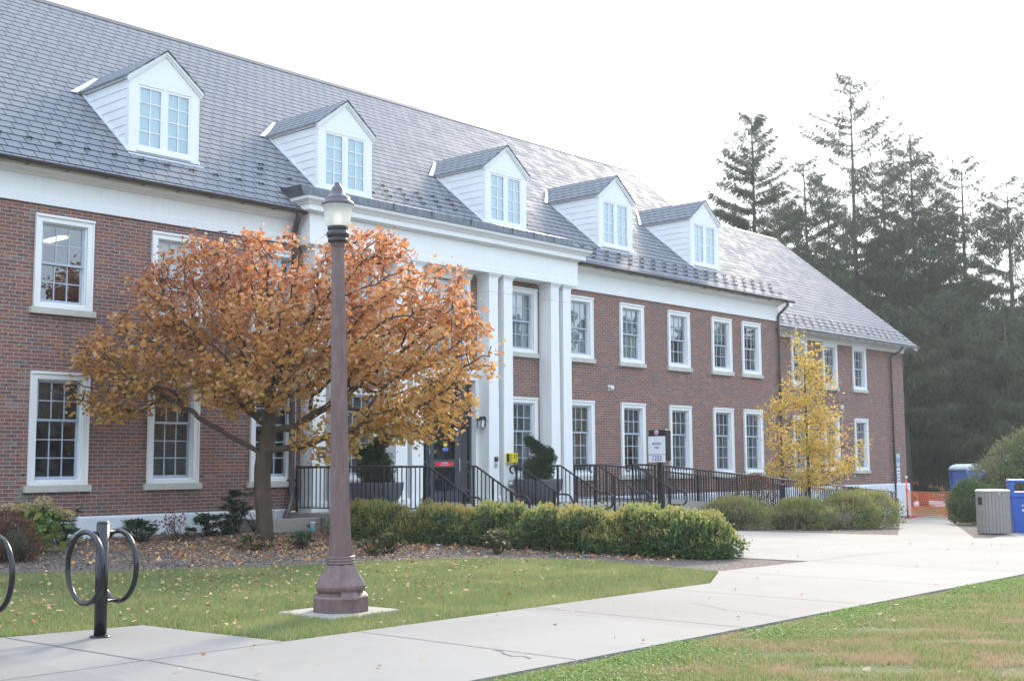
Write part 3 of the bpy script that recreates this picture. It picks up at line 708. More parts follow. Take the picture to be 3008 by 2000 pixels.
# snow guards -------------------------------------------------------------
b = MB(); b.tube([(-.05, 0, .0), (-.05, -.02, .05), (0, -.035, .075), (.05, -.02, .05), (.05, 0, .0)], .009, 5); b.tube([(0, .12, .015), (0, .0, .02), (0, -.035, .075)], .009, 5)
b.tube([(-.05, -.01, .045), (.05, -.01, .045)], .008, 5)
sg = b.build('snow_guard', M['bronze'], bld)
spots = []
def inside_dormer(x, z):
    return any(abs(x-d) < .95 and z > 6.98 for d in DORM)
for k in range(12): spots.append((9.85+k*.567, 6.79, 0))
for z, o_ in ((7.28, 0), (7.46, .14), (7.64, .28)):
    for k in range(6): spots.append((19.15+k*.56+o_*.6, z, 0))
for z in (7.28, 7.46): spots.append((24.55+.1, z, 0)); 
spots += [(25.3, 7.1, 0), (16.1, 7.45, 0), (15.95, 7.3, 0), (16.6, 7.15, 0), (15.75, 7.1, 0)]
for z, o_ in ((6.5, .25), (6.68, .0), (6.86, .3)):
    for k in range(20): spots.append((25.55+k*.56+o_, z, 0))
wsp = []
for z, o_ in ((5.93, .0), (6.11, .28), (6.29, .0)):
    for k in range(21): wsp.append((37.9+k*.56+o_, z, 1))
spots += [(x, z, 1) for x, z, _ in wsp]
spots = [s for s in spots if not inside_dormer(s[0], s[1]) and s[0] < WX1]
def sgpos(s):
    z0 = 6.64 if s[2] == 0 else 4.9
    return Vector((s[0], (s[1]-z0)/SL, s[1]+.004))
rx = math.atan(SL)
for i, s in enumerate(spots[:100]):
    o = sg if i == 0 else sg.copy()
    if i: COL.objects.link(o)
    o.parent = bld; o.location = sgpos(s); o.rotation_euler = (rx, 0, 0)
if len(spots) > 100:
    me = sg.data; n0 = len(me.vertices); b = MB(); rot = Matrix.Rotation(rx, 3, 'X')
    for s in spots[100:]:
        P = sgpos(s); b.add([P+rot @ v.co for v in me.vertices], [tuple(f.vertices) for f in me.polygons], 0, True)
    o = b.build('snow_guard_row', M['bronze'], bld); o['kind'] = 'stuff'

# portico -----------------------------------------------------------------
PX0, PX1, PY = 16.30, 25.28, -.50
b = MB()
b.prism([(PY, 5.57), (-.02, 5.57), (-.02, 6.54), (PY-.001, 6.54), (PY+.012, 6.24), (PY+.012, 5.722), (PY, 5.71)], 'x', PX0, PX1)
b.build('entablature', M['white'], bld)
def cornice(x0, x1, y):
    b = MB(); prof = [(0, 6.225), (-.025, 6.225), (-.04, 6.25), (-.13, 6.26), (-.15, 6.265), (-.15, 6.375), (-.17, 6.38), (-.20, 6.42), (-.27, 6.47), (-.285, 6.525), (0, 6.525)]
    n = len(prof); v = []
    for (d, z) in prof: v.append((x0+d, .1, z))
    for (d, z) in prof: v.append((x0+d, y+d, z))
    for (d, z) in prof: v.append((x1-d, y+d, z))
    for (d, z) in prof: v.append((x1-d, .1, z))
    fs = []
    for k in range(3):
        for i in range(n-1): fs.append((k*n+i, k*n+i+1, (k+1)*n+i+1, (k+1)*n+i))
    b.add(v, fs); return b.build('cornice', M['white'], bld)
cornice(PX0, PX1, PY)
b = MB()     # copper lined parapet and gutter
b.prism([(PY-.29, 6.527), (PY-.295, 6.55), (PY-.10, 6.56), (PY-.08, 6.76), (PY-.05, 6.785), (.19, 6.80), (.19, 6.74), (PY, 6.53)], 'x', PX0-.12, PX1-.32)
b.box(PX0-.29, PX1+.29, PY-.295, .0, 6.526, 6.552)
b.prism([(PX0-.24, 6.552), (PX0-.33, 6.77), (PX0-.10, 6.77), (PX0-.10, 6.552)], 'y', PY-.085, .1)
for x in (16.9, 18.6, 19.8, 21.1, 22.6, 23.4, 24.2): b.box(x, x+.02, PY-.112, PY-.07, 6.56, 6.765)
b.build('copper_gutter', M['copper'], bld)

def make_column(x, y=-.42):
    b = MB(); z0 = -.05; hw0, hw1 = .183, .155; d = .34
    def sec(z, h, f): return [(x-h, y-f, z), (x+h, y-f, z), (x+h, -.01, z), (x-h, -.01, z)]
    rings = [(.185, hw0, .0), (5.13, hw1, .0), (5.135, hw1+.012, .012), (5.15, hw1+.012, .012), (5.155, hw1+.002, .002), (5.44, hw1+.006, .006), (5.49, hw1+.02, .02), (5.53, hw1+.055, .05), (5.545, hw1+.065, .06), (5.568, hw1+.065, .06)]
    v = []; fs = []
    for z, h, f in rings: v += sec(z, h, f)
    for i in range(len(rings)-1):
        for k in range(4): fs.append((i*4+k, i*4+(k+1) % 4, (i+1)*4+(k+1) % 4, (i+1)*4+k))
    b.add(v, fs); b.box(x-hw0-.045, x+hw0+.045, y-.045, -.012, z0, .15); b.box(x-hw0-.022, x+hw0+.022, y-.022, -.011, .15, .186)
    for k in range(6):       # shallow flutes on the capital
        xx = x-hw1+.025+k*(2*hw1-.05)/5; b.box(xx-.007, xx+.007, y-.0075, y-.0025, 5.18, 5.42)
        yy = y+.02+k*.07
        b.box(x-hw1-.0085, x-hw1-.0035, yy, yy+.013, 5.18, 5.42)
    return b.build('column', M['white'], bld)
for x in (16.66, 17.16, 19.02, 19.52, 22.07, 22.60, 24.41, 24.90): make_column(x)
# door surround, door ----------------------------------------------------------
b = MB()
b.box(DX1, DX1+.14, -.06, .1, -.05, 3.09); b.box(DX0-.14, DX0, -.06, .1, -.05, 3.09); b.box(DX0, DX1, -.06, .1, 2.95, 3.09)
b.box(DX0-.18, DX1+.18, -.11, -.061, 3.09, 3.2)
b.build('door_surround', M['white'], bld)
b = MB()        # tall middle window casing over the door, running up to the soffit
for s in (-1, 1):
    b.box(CEN+s*.56, CEN+s*.76, -.09, .02, 3.2, 5.57); b.box(CEN+s*.60, CEN+s*.68, -.12, -.0905, 3.2, 5.5)
    b.prism([(CEN+s*.76, 5.57), (CEN+s*.76, 5.36), (CEN+s*.92, 5.57)], 'y', -.08, .01)
b.box(CEN-.56, CEN+.56, -.09, .02, 5.36, 5.57)
fr = b.build('casement_surround', M['white'], bld)
b = MB()
for x in (-.54, -.19, .17, .52): b.box(CEN+x-.02, CEN+x+.02, .03, .06, 3.25, 5.36)
for z in (3.27, 3.7, 4.1, 4.5, 4.9, 5.33): b.box(CEN-.52, CEN+.52, .033, .057, z-.016, z+.016)
b.build('sash', M['sash'], fr)
b = MB(); b.quad((CEN-.54, .045, 3.25), (CEN+.54, .045, 3.25), (CEN+.54, .045, 5.36), (CEN-.54, .045, 5.36)); b.build('pane', M['glassup'], fr)
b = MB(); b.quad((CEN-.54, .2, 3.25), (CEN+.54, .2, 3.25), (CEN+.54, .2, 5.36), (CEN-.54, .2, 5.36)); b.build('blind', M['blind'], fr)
# door set
yD = .08
b = MB()
for x0, x1 in ((DX0, DX0+.06), (20.27, 20.34), (21.26+.10, 21.43), (DX1-.06, DX1)): b.box(x0, x1, yD, yD+.09, -.03, 2.95)
for z in (-.03, 2.28, 2.89): b.box(DX0+.06, DX1-.06, yD+.002, yD+.088, z, z+.07 if z > 0 else z+.05)
for x0, x1 in ((DX0+.06, 20.27), (21.43, DX1-.06)):
    for z in (.26, .95): b.box(x0, x1, yD+.004, yD+.086, z, z+.06)
entr = b.build('entrance_frame', M['doorgrey'], bld)
b = MB(); b.quad((DX0, yD+.05, .0), (DX1, yD+.05, .0), (DX1, yD+.05, 2.9), (DX0, yD+.05, 2.9)); b.build('pane', M['glass'], entr)
b = MB(); dx0, dx1 = 20.345, 21.355
b.box(dx0, dx0+.15, yD-.02, yD+.03, .03, 2.27); b.box(dx1-.15, dx1, yD-.02, yD+.03, .03, 2.27)
b.box(dx0+.15, dx1-.15, yD-.019, yD+.029, .03, .30); b.box(dx0+.15, dx1-.15, yD-.019, yD+.029, .86, 1.04); b.box(dx0+.15, dx1-.15, yD-.019, yD+.029, 2.12, 2.27)
door = b.build('door', M['doorgrey'], bld)
b = MB(); xh = dx1-.06; b.tube([(xh, yD-.02, 1.06), (xh, yD-.08, 1.05), (xh, yD-.085, 1.0), (xh, yD-.085, .82), (xh, yD-.08, .77), (xh, yD-.02, .76)], .013, 8); b.build('handle', M['steel'], door)
b = MB()
for z in (.45, 1.16): b.box(dx0-.012, dx0+.012, yD-.035, yD-.021, z, z+.15)
b.build('hinge', M['steel'], door)
b = MB(); b.box(dx0+.2, dx1-.2, yD-.024, yD-.0195, .885, .985); st = b.build('warning_sticker', M['red'], door)
mt = lambda x, z: frame_mtx((x, yD-.0245, z), (1,0,0), (0,0,1))
text_mesh('sticker_lettering', 'CAUTION', .048, M['signwhite'], door, mt((dx0+dx1)/2, .958), bold=True)
text_mesh('sticker_lettering', 'DOOR OPENS OUTWARD', .026, M['signwhite'], door, mt((dx0+dx1)/2, .912), bold=True)
b = MB(); b.box(20.80, 20.98, yD-.012, yD-.008, 1.24, 1.33); b.build('blue_notice', M['bluesign'], door)
b = MB(); b.prism([(20.89+.075*math.cos(PI*k/8), 1.42-.075*math.sin(PI*k/8)) for k in range(9)], 'y', yD-.012, yD-.008); b.build('yellow_notice', M['yellow'], door)
b = MB(); b.box(dx0+.0, dx1, yD-.05, yD+.02, -.02, .028); b.build('threshold', M['steel'], door)

# downspouts ----------------------------------------------------------------------
def downspout(x, yt, zt, y, zb, foot=None, name='downspout'):
    b = MB(); b.tube([(x+.12, yt, zt), (x+.12, yt, zt-.10), (x+.04, yt+.10, zt-.25), (x, y-.02, zt-.42), (x, y, zt-.52), (x, y, zb)], .046, 10)
    z = zt-.9
    while z > zb: b.box(x-.065, x+.065, y-.03, y+.06, z-.02, z+.02); z -= 1.5
    if foot: b.tube(foot, .06, 10)
    return b.build(name, M['bronze'], bld)
downspout(XR-.07, -.40, 6.23, -.09, -.9)
downspout(WX1-1.32, .98, 5.66, WY-.10, -.55); 
b = MB(); b.box(WX1-1.42, WX1-1.22, WY-.17, WY-.04, -1.30, -.55); b.build('downspout_boot', M['bronze'], bld)
b = MB(); b.tube([(16.10, -.42, 6.2), (16.16, -.2, 5.95), (16.2, -.10, 5.8), (16.2, -.10, .35), (16.19, -.12, .25), (15.97, -.30, .02), (15.86, -.36, -.10), (15.85, -.37, -.34)], .062, 12)
for z in (5.2, 3.6, 2.0, .6): b.box(16.12, 16.28, -.13, .0, z, z+.04)
b.build('downspout', M['bronze'], bld)

# wall-hung things -------------------------------------------------------------------
L = thing('wall_lantern', 'small black wall lantern with frosted glass on the white column beside the door', 'lantern', (21.885, -.26, 1.81))
b = MB(); b.prism([(-.05, .26), (.05, .26), (.085, .19), (-.085, .19)], 'x', -.185, -.02); b.box(-.19, -.01, -.09, .09, .175, .20); b.box(-.02, .0, -.05, .05, .05, .27)
b.box(-.17, -.03, -.045, .045, -.012, .0)
for sx in (-.165, -.04):
    for sy in (-1, 1): b.add([(sx-.008, sy*.045-.008, 0), (sx+.008, sy*.045-.008, 0), (sx+.008, sy*.045+.008, 0), (sx-.008, sy*.045+.008, 0), (sx-.008, sy*.075-.008, .18), (sx+.008, sy*.075-.008, .18), (sx+.008, sy*.075+.008, .18), (sx-.008, sy*.075+.008, .18)], [(0,1,5,4), (1,2,6,5), (2,3,7,6), (3,0,4,7)])
b.build('lantern_frame', M['signblack'], L)
b = MB(); b.add([(-.16, -.04, 0), (-.045, -.04, 0), (-.045, .04, 0), (-.16, .04, 0), (-.16, -.07, .18), (-.045, -.07, .18), (-.045, .07, .18), (-.16, .07, .18)], [(0,1,5,4), (1,2,6,5), (2,3,7,6), (3,0,4,7), (0,3,2,1), (4,5,6,7)]); b.build('lantern_glass', M['signwhite'], L)
yc = -.42-.012
o = thing('card_reader', 'small black card reader on the white column right of the door', 'card reader', (22.12, yc, .99))
b = MB(); b.box(-.05, .05, -.035, .012, 0, .115); b.build('housing', M['signblack'], o, bevel=.008)
b = MB(); b.box(-.02, .02, -.038, -.0355, .07, .09); b.build('indicator', M['steel'], o)
o = thing('door_button', 'square grey door opener button below the black card reader', 'button', (22.11, yc, .85))
b = MB(); b.box(-.05, .05, -.02, .012, 0, .095); b.build('plate', M['steel'], o, bevel=.005)
b = MB(); b.box(-.03, .03, -.028, -.0205, .02, .075); b.build('push_pad', M['sash'], o)
o = thing('emergency_box', 'yellow emergency box on the white column left of the right planter', 'emergency box', (22.63, yc, .95))
b = MB(); b.box(-.15, .15, -.13, .012, 0, .245); b.build('cabinet', M['yellow'], o, bevel=.012)
b = MB(); b.box(-.153, -.1505, -.11, -.03, .02, .22); b.box(-.135, -.105, -.1325, -.1305, .03, .215); b.build('black_strip', M['signblack'], o)
b = MB(); b.prism([(.0, .21), (.03, .21), (.01, .15), (.035, .15), (-.01, .07), (.0, .125), (-.025, .125)], 'y', -.1335, -.1305); b.build('red_mark', M['red'], o)
b = MB(); b.box(.06, .11, -.133, -.1305, .19, .215); b.box(.075, .10, -.133, -.1305, .12, .18); b.build('lettering_panel', M['signblack'], o)
o = thing('intercom', 'round grey pipe connection low on the white column by the planter', 'fixture', (22.63, yc, .44))
b = MB(); b.tube([(0, .012, 0), (0, -.06, 0)], .062, 14); b.tube([(0, -.06, 0), (0, -.10, 0)], .045, 14); b.build('pipe_cap', M['steel'], o)
b = MB(); b.box(-.075, .075, -.005, .012, -.08, .08); b.build('backplate', M['steel'], o)
o = thing('security_camera', 'small white security camera on the brick wall between the floors', 'camera', (27.18, 0, 3.02))
b = MB(); b.tube([(0, .0, 0), (0, -.10, 0)], .05, 12); b.box(-.03, .03, -.015, 0, -.10, .06); b.build('mount', M['white'], o)
b = MB(); b.lathe([(.001, -.10), (.04, -.08), (.055, -.04), (.055, .01), (.04, .03), (.001, .04)], 14, (0, -.13)); b.build('housing', M['white'], o)
o = thing('wall_conduit', 'thin grey pipe with small white box on the wing wall', 'conduit', (43.82, WY, 2.1))
b = MB(); b.tube([(0, -.03, 0), (0, -.03, .85)], .022, 6); b.build('pipe', M['sash'], o)
b = MB(); b.box(-.05, .05, -.09, 0, .85, 1.0); b.build('box', M['white'], o)
o = thing('parking_sign', 'narrow accessible parking signs beside the downspout on the wing corner', 'sign', (48.62, WY-.02, .3))
b = MB(); b.box(-.15, .15, -.012, .0, .42, .95); b.build('upper_panel', M['greyblue'], o)
b = MB(); b.box(-.11, .11, -.016, -.0125, .60, .78); b.build('blue_panel', M['bluesign'], o)
text_mesh('symbol', 'P', .14, M['signwhite'], o, frame_mtx((0, -.0165, .69), (1,0,0), (0,0,1)), bold=True)
b = MB(); b.box(-.15, .15, -.012, .0, -.28, .38); b.build('lower_panel', M['signwhite'], o)
b = MB()
for k, z in enumerate((-.18, -.05, .08, .21)): b.box(-.10, .10, -.015, -.0125, z, z+.05)
b.build('lettering', M['signtext'], o)

# ------------------------------------------------------------------ landing, steps, ramp
LX0, LX1, LY = 16.22, 25.40, -2.90
land = thing('entrance_landing', 'pale concrete landing with capped edge and wide steps in front of the entrance', 'steps', (LX0, 0, -.5))
def loc(b, name, m, par, **k):
    o = b.build(name, m, par, **k); o.matrix_parent_inverse = Matrix.Translation(-Vector(par.location)); return o
b = MB(); b.box(LX0, LX1, LY, -.002, -.16, -.045); loc(b, 'cap_slab', M['conc2'], land, bevel=.012)
b = MB(); b.box(LX0+.03, LX1-.03, LY+.03, -.003, -1., -.161); loc(b, 'landing_wall', M['conc2'], land)
for i in range(3):
    b = MB(); b.box(17.2, 24.7, LY-.31*(i+1), LY-.31*i-.0005, -1., -.045-.145*(i+1)); loc(b, 'step', M['conc2'], land, bevel=.01)
ramp = thing('ramp', 'long concrete access ramp sloping down beside the building to the right', 'ramp', (25.4, -2.9, -.7))
RS = .0724; rz = lambda x: -.045-RS*(x-25.45)
b = MB(); b.prism([(25.41, rz(25.41)), (38.9, rz(38.9)), (38.9, -1.3), (25.41, -1.3)], 'y', -2.85, -1.1); loc(b, 'ramp_slab', M['conc2'], ramp)
b = MB(); b.prism([(25.41, rz(25.41)+.10), (38.9, rz(38.9)+.10), (38.9, -1.3), (25.41, -1.3)], 'y', -3.02, -2.851); b.prism([(25.41, rz(25.41)+.10), (38.9, rz(38.9)+.10), (38.9, -1.3), (25.41, -1.3)], 'y', -1.099, -.93)
loc(b, 'ramp_curb', M['conc2'], ramp)
curb = thing('retaining_curb', 'low grey concrete wall around the downspout left of the landing', 'wall', (15, -1, -.5))
b = MB(); b.box(14.85, 16.2, -1.06, -.90, -.7, -.125); b.box(14.85, 15.0, -.899, -.06, -.7, -.127); loc(b, 'curb_wall', M['conc2'], curb, bevel=.01)

BALP = None
def railing(name, label, path, h=.93, sp=.127, posts=1.9, bot=.10, group=None, r=.024):
    """path: floor points; top rail, bottom rail, posts and single balusters"""
    P = [Vector(p) for p in path]; o = thing(name, label, 'railing', P[0], group=group); base = P[0]
    Q = [p-base for p in P]
    b = MB(); b.tube([q+Vector((0,0,h)) for q in Q], r, 8); b.build('top_rail', M['black'], o)
    b = MB(); b.tube([q+Vector((0,0,bot)) for q in Q], .014, 6); b.build('bottom_rail', M['black'], o)
    bal = []; pst = []
    for a, c in zip(Q, Q[1:]):
        Ln = (c-a).length; n = max(1, int(round(Ln/sp))); npst = max(1, int(round(Ln/posts)))
        every = max(1, n//npst)
        for k in range(n+1):
            q = a.lerp(c, k/n)
            if k % every == 0 or k == n:
                if all((q-w_).length > .05 for w_ in pst): pst.append(q)
            else: bal.append(q)
    bm_ = MB(); bm_.box(-.0085, .0085, -.0085, .0085, bot, h-.01); bo = bm_.build('baluster', M['black'], o, loc=bal[0])
    for q in bal[1:100]:
        c = bo.copy(); COL.objects.link(c); c.location = q
    if len(bal) > 100:
        m_ = MB()
        for q in bal[100:]: m_.box(q.x-.0085, q.x+.0085, q.y-.0085, q.y+.0085, q.z+bot, q.z+h-.01)
        z = m_.build('baluster_row', M['black'], o); z['kind'] = 'stuff'
    bm_ = MB(); bm_.box(-.019, .019, -.019, .019, -.02, h); po = bm_.build('post', M['black'], o, loc=pst[0])
    for q in pst[1:]:
        c = po.copy(); COL.objects.link(c); c.location = q
    return o
zf = -.045
railing('landing_railing', 'black metal railing around the left edge of the landing', [(16.32, -.12, zf), (16.32, -2.80, zf), (17.42, -2.80, zf)])
railing('ramp_railing', 'black metal railing along the outer edge of the ramp', [(24.45, -2.80, zf), (25.38, -2.80, zf), (38.94, -2.80, rz(38.94)+.01)], h=.93)
railing('ramp_railing', 'black metal railing along the wall side of the ramp', [(24.2, -1.18, zf), (25.5, -1.18, zf), (40.3, -1.18, rz(40.3)+.01)], h=.93)
hl = ['leftmost handrail of the steps, joined to the landing railing', 'second handrail from the left on the steps, in front of the door', 'third handrail from the left on the steps, below the yellow box', 'fourth handrail from the left on the steps, before the right planter', 'fifth handrail from the left on the steps, just left of the sign post', 'rightmost handrail of the steps, behind the sign post']
for i, x in enumerate((17.42, 18.80, 20.15, 21.55, 22.92, 24.38)):
    o = thing('stair_handrail', 'black '+hl[i], 'handrail', (x, -2.85, zf), group='handrails on the entrance steps')
    top = .925; y1 = -1.20; z1 = top-.592; r_ = .021
    s = []
    if i: 
        for k in range(9):
            a = PI/2+PI*k/8; s.append((0, -(.09*math.cos(a))*1.0+.10, top-.155/2-.0+.0775*math.sin(a)*1.0))
        s = s[::-1]; s = [(0, .02, top-.155)]+s[0:] if False else s
    pts = s+[(0, .05 if i else 0, top), (0, -.08, top), (0, y1, z1), (0, y1-.20, z1)]
    for k in range(1, 8):
        a = PI/2-PI*k/8; pts.append((0, y1-.20-.16*math.cos(a), z1-.17+.17*math.sin(a)))
    pts += [(0, y1-.20, z1-.34), (0, y1+.12, z1-.34)]
    b = MB(); b.tube(pts, r_, 8); b.build('top_rail', M['black'], o)
    b = MB(); b.tube([(0, .0, .10), (0, -.1, .10), (0, y1+.12, .10-.51)], .014, 6); b.build('bottom_rail', M['black'], o)
    sl = (z1-top)/(y1+.08)
    for k, yy in enumerate((0, -.55, y1+.12)):
        zt = top if k == 0 else top+sl*(yy+.08); zbm = -.02 if k == 0 else -.145*(1+int((-yy-.05)/.31))
        b = MB(); b.box(-.019, .019, yy-.019, yy+.019, zbm-.02, zt); b.build('post', M['black'], o)
    for k in range(1, 10):
        yy = -.115*k
        if abs(yy+.55) < .04 or yy < y1+.16: continue
        zt = top+sl*(yy+.08); zb = .10+(-.51)*(-yy-.1)/(-(y1+.12)-.1)
        b = MB(); b.box(-.0085, .0085, yy-.0085, yy+.0085, zb, zt-.01); b.build('baluster', M['black'], o)

# ------------------------------------------------------------------ foliage tools
def rot_rand(n, rg, tilt=1.0):
    """random leaf frames: (n,3) direction u along the leaf, (n,3) across"""
    u = rg.normal(size=(n, 3)); u[:, 2] *= tilt; u /= np.linalg.norm(u, axis=1, keepdims=True)
    t = rg.normal(size=(n, 3)); v = np.cross(u, t); v /= np.linalg.norm(v, axis=1, keepdims=True); return u, v
def leaf_geo(P, u, v, s, ar=.8, fold=.25):
    """folded leaf: two quads meeting on the midrib"""
    n = len(P); w_ = np.cross(u, v); s = np.broadcast_to(np.asarray(s, float).reshape(-1, 1), (n, 1))
    b0 = P; t = P+u*s
    L1 = P+u*s*.30+v*s*ar*.5+w_*s*fold*ar*.5; L2 = P+u*s*.72+v*s*ar*.36+w_*s*fold*ar*.4
    R1 = P+u*s*.30-v*s*ar*.5+w_*s*fold*ar*.5; R2 = P+u*s*.72-v*s*ar*.36+w_*s*fold*ar*.4
    V = np.stack([b0, L1, L2, t, R2, R1], 1).reshape(-1, 3)
    b = np.arange(n)[:, None]*6; F = np.concatenate([b+np.array([0, 3, 2, 1]), b+np.array([0, 5, 4, 3])], 0); return V, F
def quad_geo(P, u, v, s, ar=.5):
    n = len(P); s = np.broadcast_to(np.asarray(s, float).reshape(-1, 1), (n, 1))
    V = np.stack([P, P+u*s*.5+v*s*ar*.5, P+u*s, P+u*s*.5-v*s*ar*.5], 1).reshape(-1, 3)
    return V, np.arange(n)[:, None]*4+np.array([0, 1, 2, 3])
def cat(*VF):
    Vs = []; Fs = []; o = 0
    for V, F in VF: Vs.append(V); Fs.append(F+o); o += len(V)
    return np.concatenate(Vs), np.concatenate(Fs)

def colonize(base, trunk, blobs, n_att, seed, step=.16, infl=1.1, kill=.28, iters=140, lim=None):
    """space colonisation: returns nodes, parent indices, attractor cloud"""
    rg = np.random.default_rng(seed)
    vol = np.array([b[3]*b[4]*b[5] for b in blobs]); pick = rg.choice(len(blobs), n_att, p=vol/vol.sum())
    d = rg.normal(size=(n_att, 3)); d /= np.linalg.norm(d, axis=1, keepdims=True); d *= rg.random((n_att, 1))**(1/2.6)
    A = np.array([[blobs[k][0], blobs[k][1], blobs[k][2]] for k in pick])+d*np.array([[blobs[k][3], blobs[k][4], blobs[k][5]] for k in pick])
    if lim is not None: A = A[lim(A)]
    A0 = A.copy()
    N = [np.array(t, float) for t in trunk]; par = [-1]+list(range(len(trunk)-1))
    nodes = np.array(N); par = list(par)
    for it in range(iters):
        if len(A) == 0: break
        D = np.linalg.norm(A[:, None]-nodes[None], axis=2); near = D.argmin(1); dn = D[np.arange(len(A)), near]
        act = dn < (infl if it > 8 else 3.)
        if not act.any(): act = dn < dn.min()+.3
        new = []; newp = []
        for k in np.unique(near[act]):
            sel = act & (near == k); v = (A[sel]-nodes[k]); v /= np.linalg.norm(v, axis=1, keepdims=True)+1e-9
            v = v.mean(0)+rg.normal(size=3)*.12; v /= np.linalg.norm(v)+1e-9
            q = nodes[k]+v*step
            if np.min(np.linalg.norm(nodes-q, axis=1)) > step*.35: new.append(q); newp.append(k)
        if not new: break
        nodes = np.vstack([nodes, new]); par += newp
        D = np.linalg.norm(A[:, None]-np.array(new)[None], axis=2).min(1); A = A[D > kill]
    return nodes, par, A0
def skeleton_mesh(nodes, par, r0, rt=.006, n=6, power=2.3):
    m = len(nodes); ch = [[] for _ in range(m)]
    for i, p_ in enumerate(par):
        if p_ >= 0: ch[p_].append(i)
    rr = np.zeros(m)
    for i in range(m-1, -1, -1): rr[i] = (sum(rr[c]**power for c in ch[i]))**(1/power) if ch[i] else rt
    k = r0/rr[0]; rr = np.maximum(rt, rr*k)
    b = MB()
    starts = [0]+[c for i in range(m) for c in ch[i] if c != (max(ch[i], key=lambda q: rr[q]))]
    for s_ in starts:
        path = [nodes[s_]] if par[s_] < 0 else [nodes[par[s_]], nodes[s_]]; rs = [rr[s_]] if par[s_] < 0 else [rr[s_]*1.15, rr[s_]]; i = s_
        while ch[i]:
            i = max(ch[i], key=lambda q: rr[q]); path.append(nodes[i]); rs.append(rr[i])
        if len(path) > 1: b.tube(path, rs, n if rs[0] > .02 else 4)
    return b, rr, ch

def tree(name, label, cat_, base, trunk, blobs, n_att, n_leaf, leaf, leafmat, barkmat, r0, seed, group=None, step=.16, lim=None, ar=.85, droop=.5, spread=.16, rt=.006, thin=.035, fold=.3, gap=-.75):
    rg = np.random.default_rng(seed+1); o = thing(name, label, cat_, base, group=group); base = np.array(base)
    nodes, par, A = colonize(base, trunk, blobs, n_att, seed, step=step, lim=lim)
    b, rr, ch = skeleton_mesh(nodes, par, r0, rt)
    tr = b.build('trunk', barkmat, o); tr.matrix_parent_inverse = Matrix.Translation(-Vector(base))
    cand = np.where(rr < thin)[0]; q_ = nodes[cand]; fld = np.sin(q_[:, 0]*5.1+np.sin(q_[:, 2]*4.))+np.sin(q_[:, 1]*4.7+1)+np.sin(q_[:, 2]*5.9+q_[:, 0]*2.); cand = cand[fld+rg.normal(size=len(cand))*.5 > gap]; k = rg.choice(cand, n_leaf); P = nodes[k]+rg.normal(size=(n_leaf, 3))*spread
    if lim is not None: P = P[lim(P)]
    u, v = rot_rand(len(P), rg); u[:, 2] = u[:, 2]*.5-droop; u /= np.linalg.norm(u, axis=1, keepdims=True)
    v = np.cross(u, rg.normal(size=(len(P), 3))); v /= np.linalg.norm(v, axis=1, keepdims=True)
    s = leaf*(.5+.85*rg.random(len(P)))
    V, F = leaf_geo(P, u, v, s, ar, fold*(.2+1.5*rg.random((len(P), 1)))); cr = raw_mesh('crown', V, F, leafmat, o); cr.matrix_parent_inverse = Matrix.Translation(-Vector(base))
    return o

# the redbud by the wall
TB = np.array((13.74, -2.5, -.42)); rR = np.array((.668, -.744, 0)); rF = np.array((.744, .668, 0))
def TP(r, z, d=0.): q = TB+rR*r+rF*d; return (q[0], q[1], z)
def blob(r, z, d, rr_, rz_, rd_): q = TP(r, z, d); return (q[0], q[1], q[2], (rr_+rd_)/2, (rr_+rd_)/2, rz_)
bl = [blob(-2.1, 2.75, -.5, 1.5, .8, 1.2), blob(-3.55, 2.3, -.6, .75, .22, .45), blob(-1.5, 3.75, -.3, 1.2, 1.1, 1.1), blob(-.6, 4.6, 0, 1.35, .75, 1.1),
      blob(.45, 3.3, -.4, 1.8, 1.35, 1.5), blob(2.45, 3.1, -.3, 1.75, 1.45, 1.5), blob(3.85, 3.0, -.2, .45, .75, .5), blob(1.75, 4.65, -.2, 1.1, .75, .9), blob(2.6, 1.75, -.3, 1.4, .6, 1.1),
      blob(1.05, 1.4, -.6, .8, .42, .7), blob(.55, 1.25, -.7, .35, .25, .4), blob(-2.6, 1.95, -.8, .8, .3, .6), blob(3.15, 3.9, 0, .85, .75, .8), blob(-.2, 2.5, -.9, 1.6, .7, .9), blob(.35, 4.9, 0., .5, .3, .5)]
trunk = [TB+np.array((0, 0, -.1)), TB+np.array((.0, .0, .25)), TB+rR*-.03+np.array((0, 0, .6)), TB+rR*-.06+np.array((0, 0, .95)), TB+rR*-.06+np.array((0, 0, 1.3)), TB+rR*-.02+np.array((0, 0, 1.6)), TB+rR*.04+np.array((0,0,1.95))]
limw = lambda A: (A[:, 1] < -.18) & ((A[:, 1] < -.75) | (A[:, 0] < 16.0))
tree('redbud_tree', 'spreading tree with orange brown and yellow autumn leaves in front of the brick wall', 'tree', tuple(TB), trunk, bl, 3900, 27000, .090, M['leaf_redbud'], M['bark'], .15, 3, lim=limw, step=.15, spread=.10, fold=.45, droop=.4, ar=.72, gap=-.85)
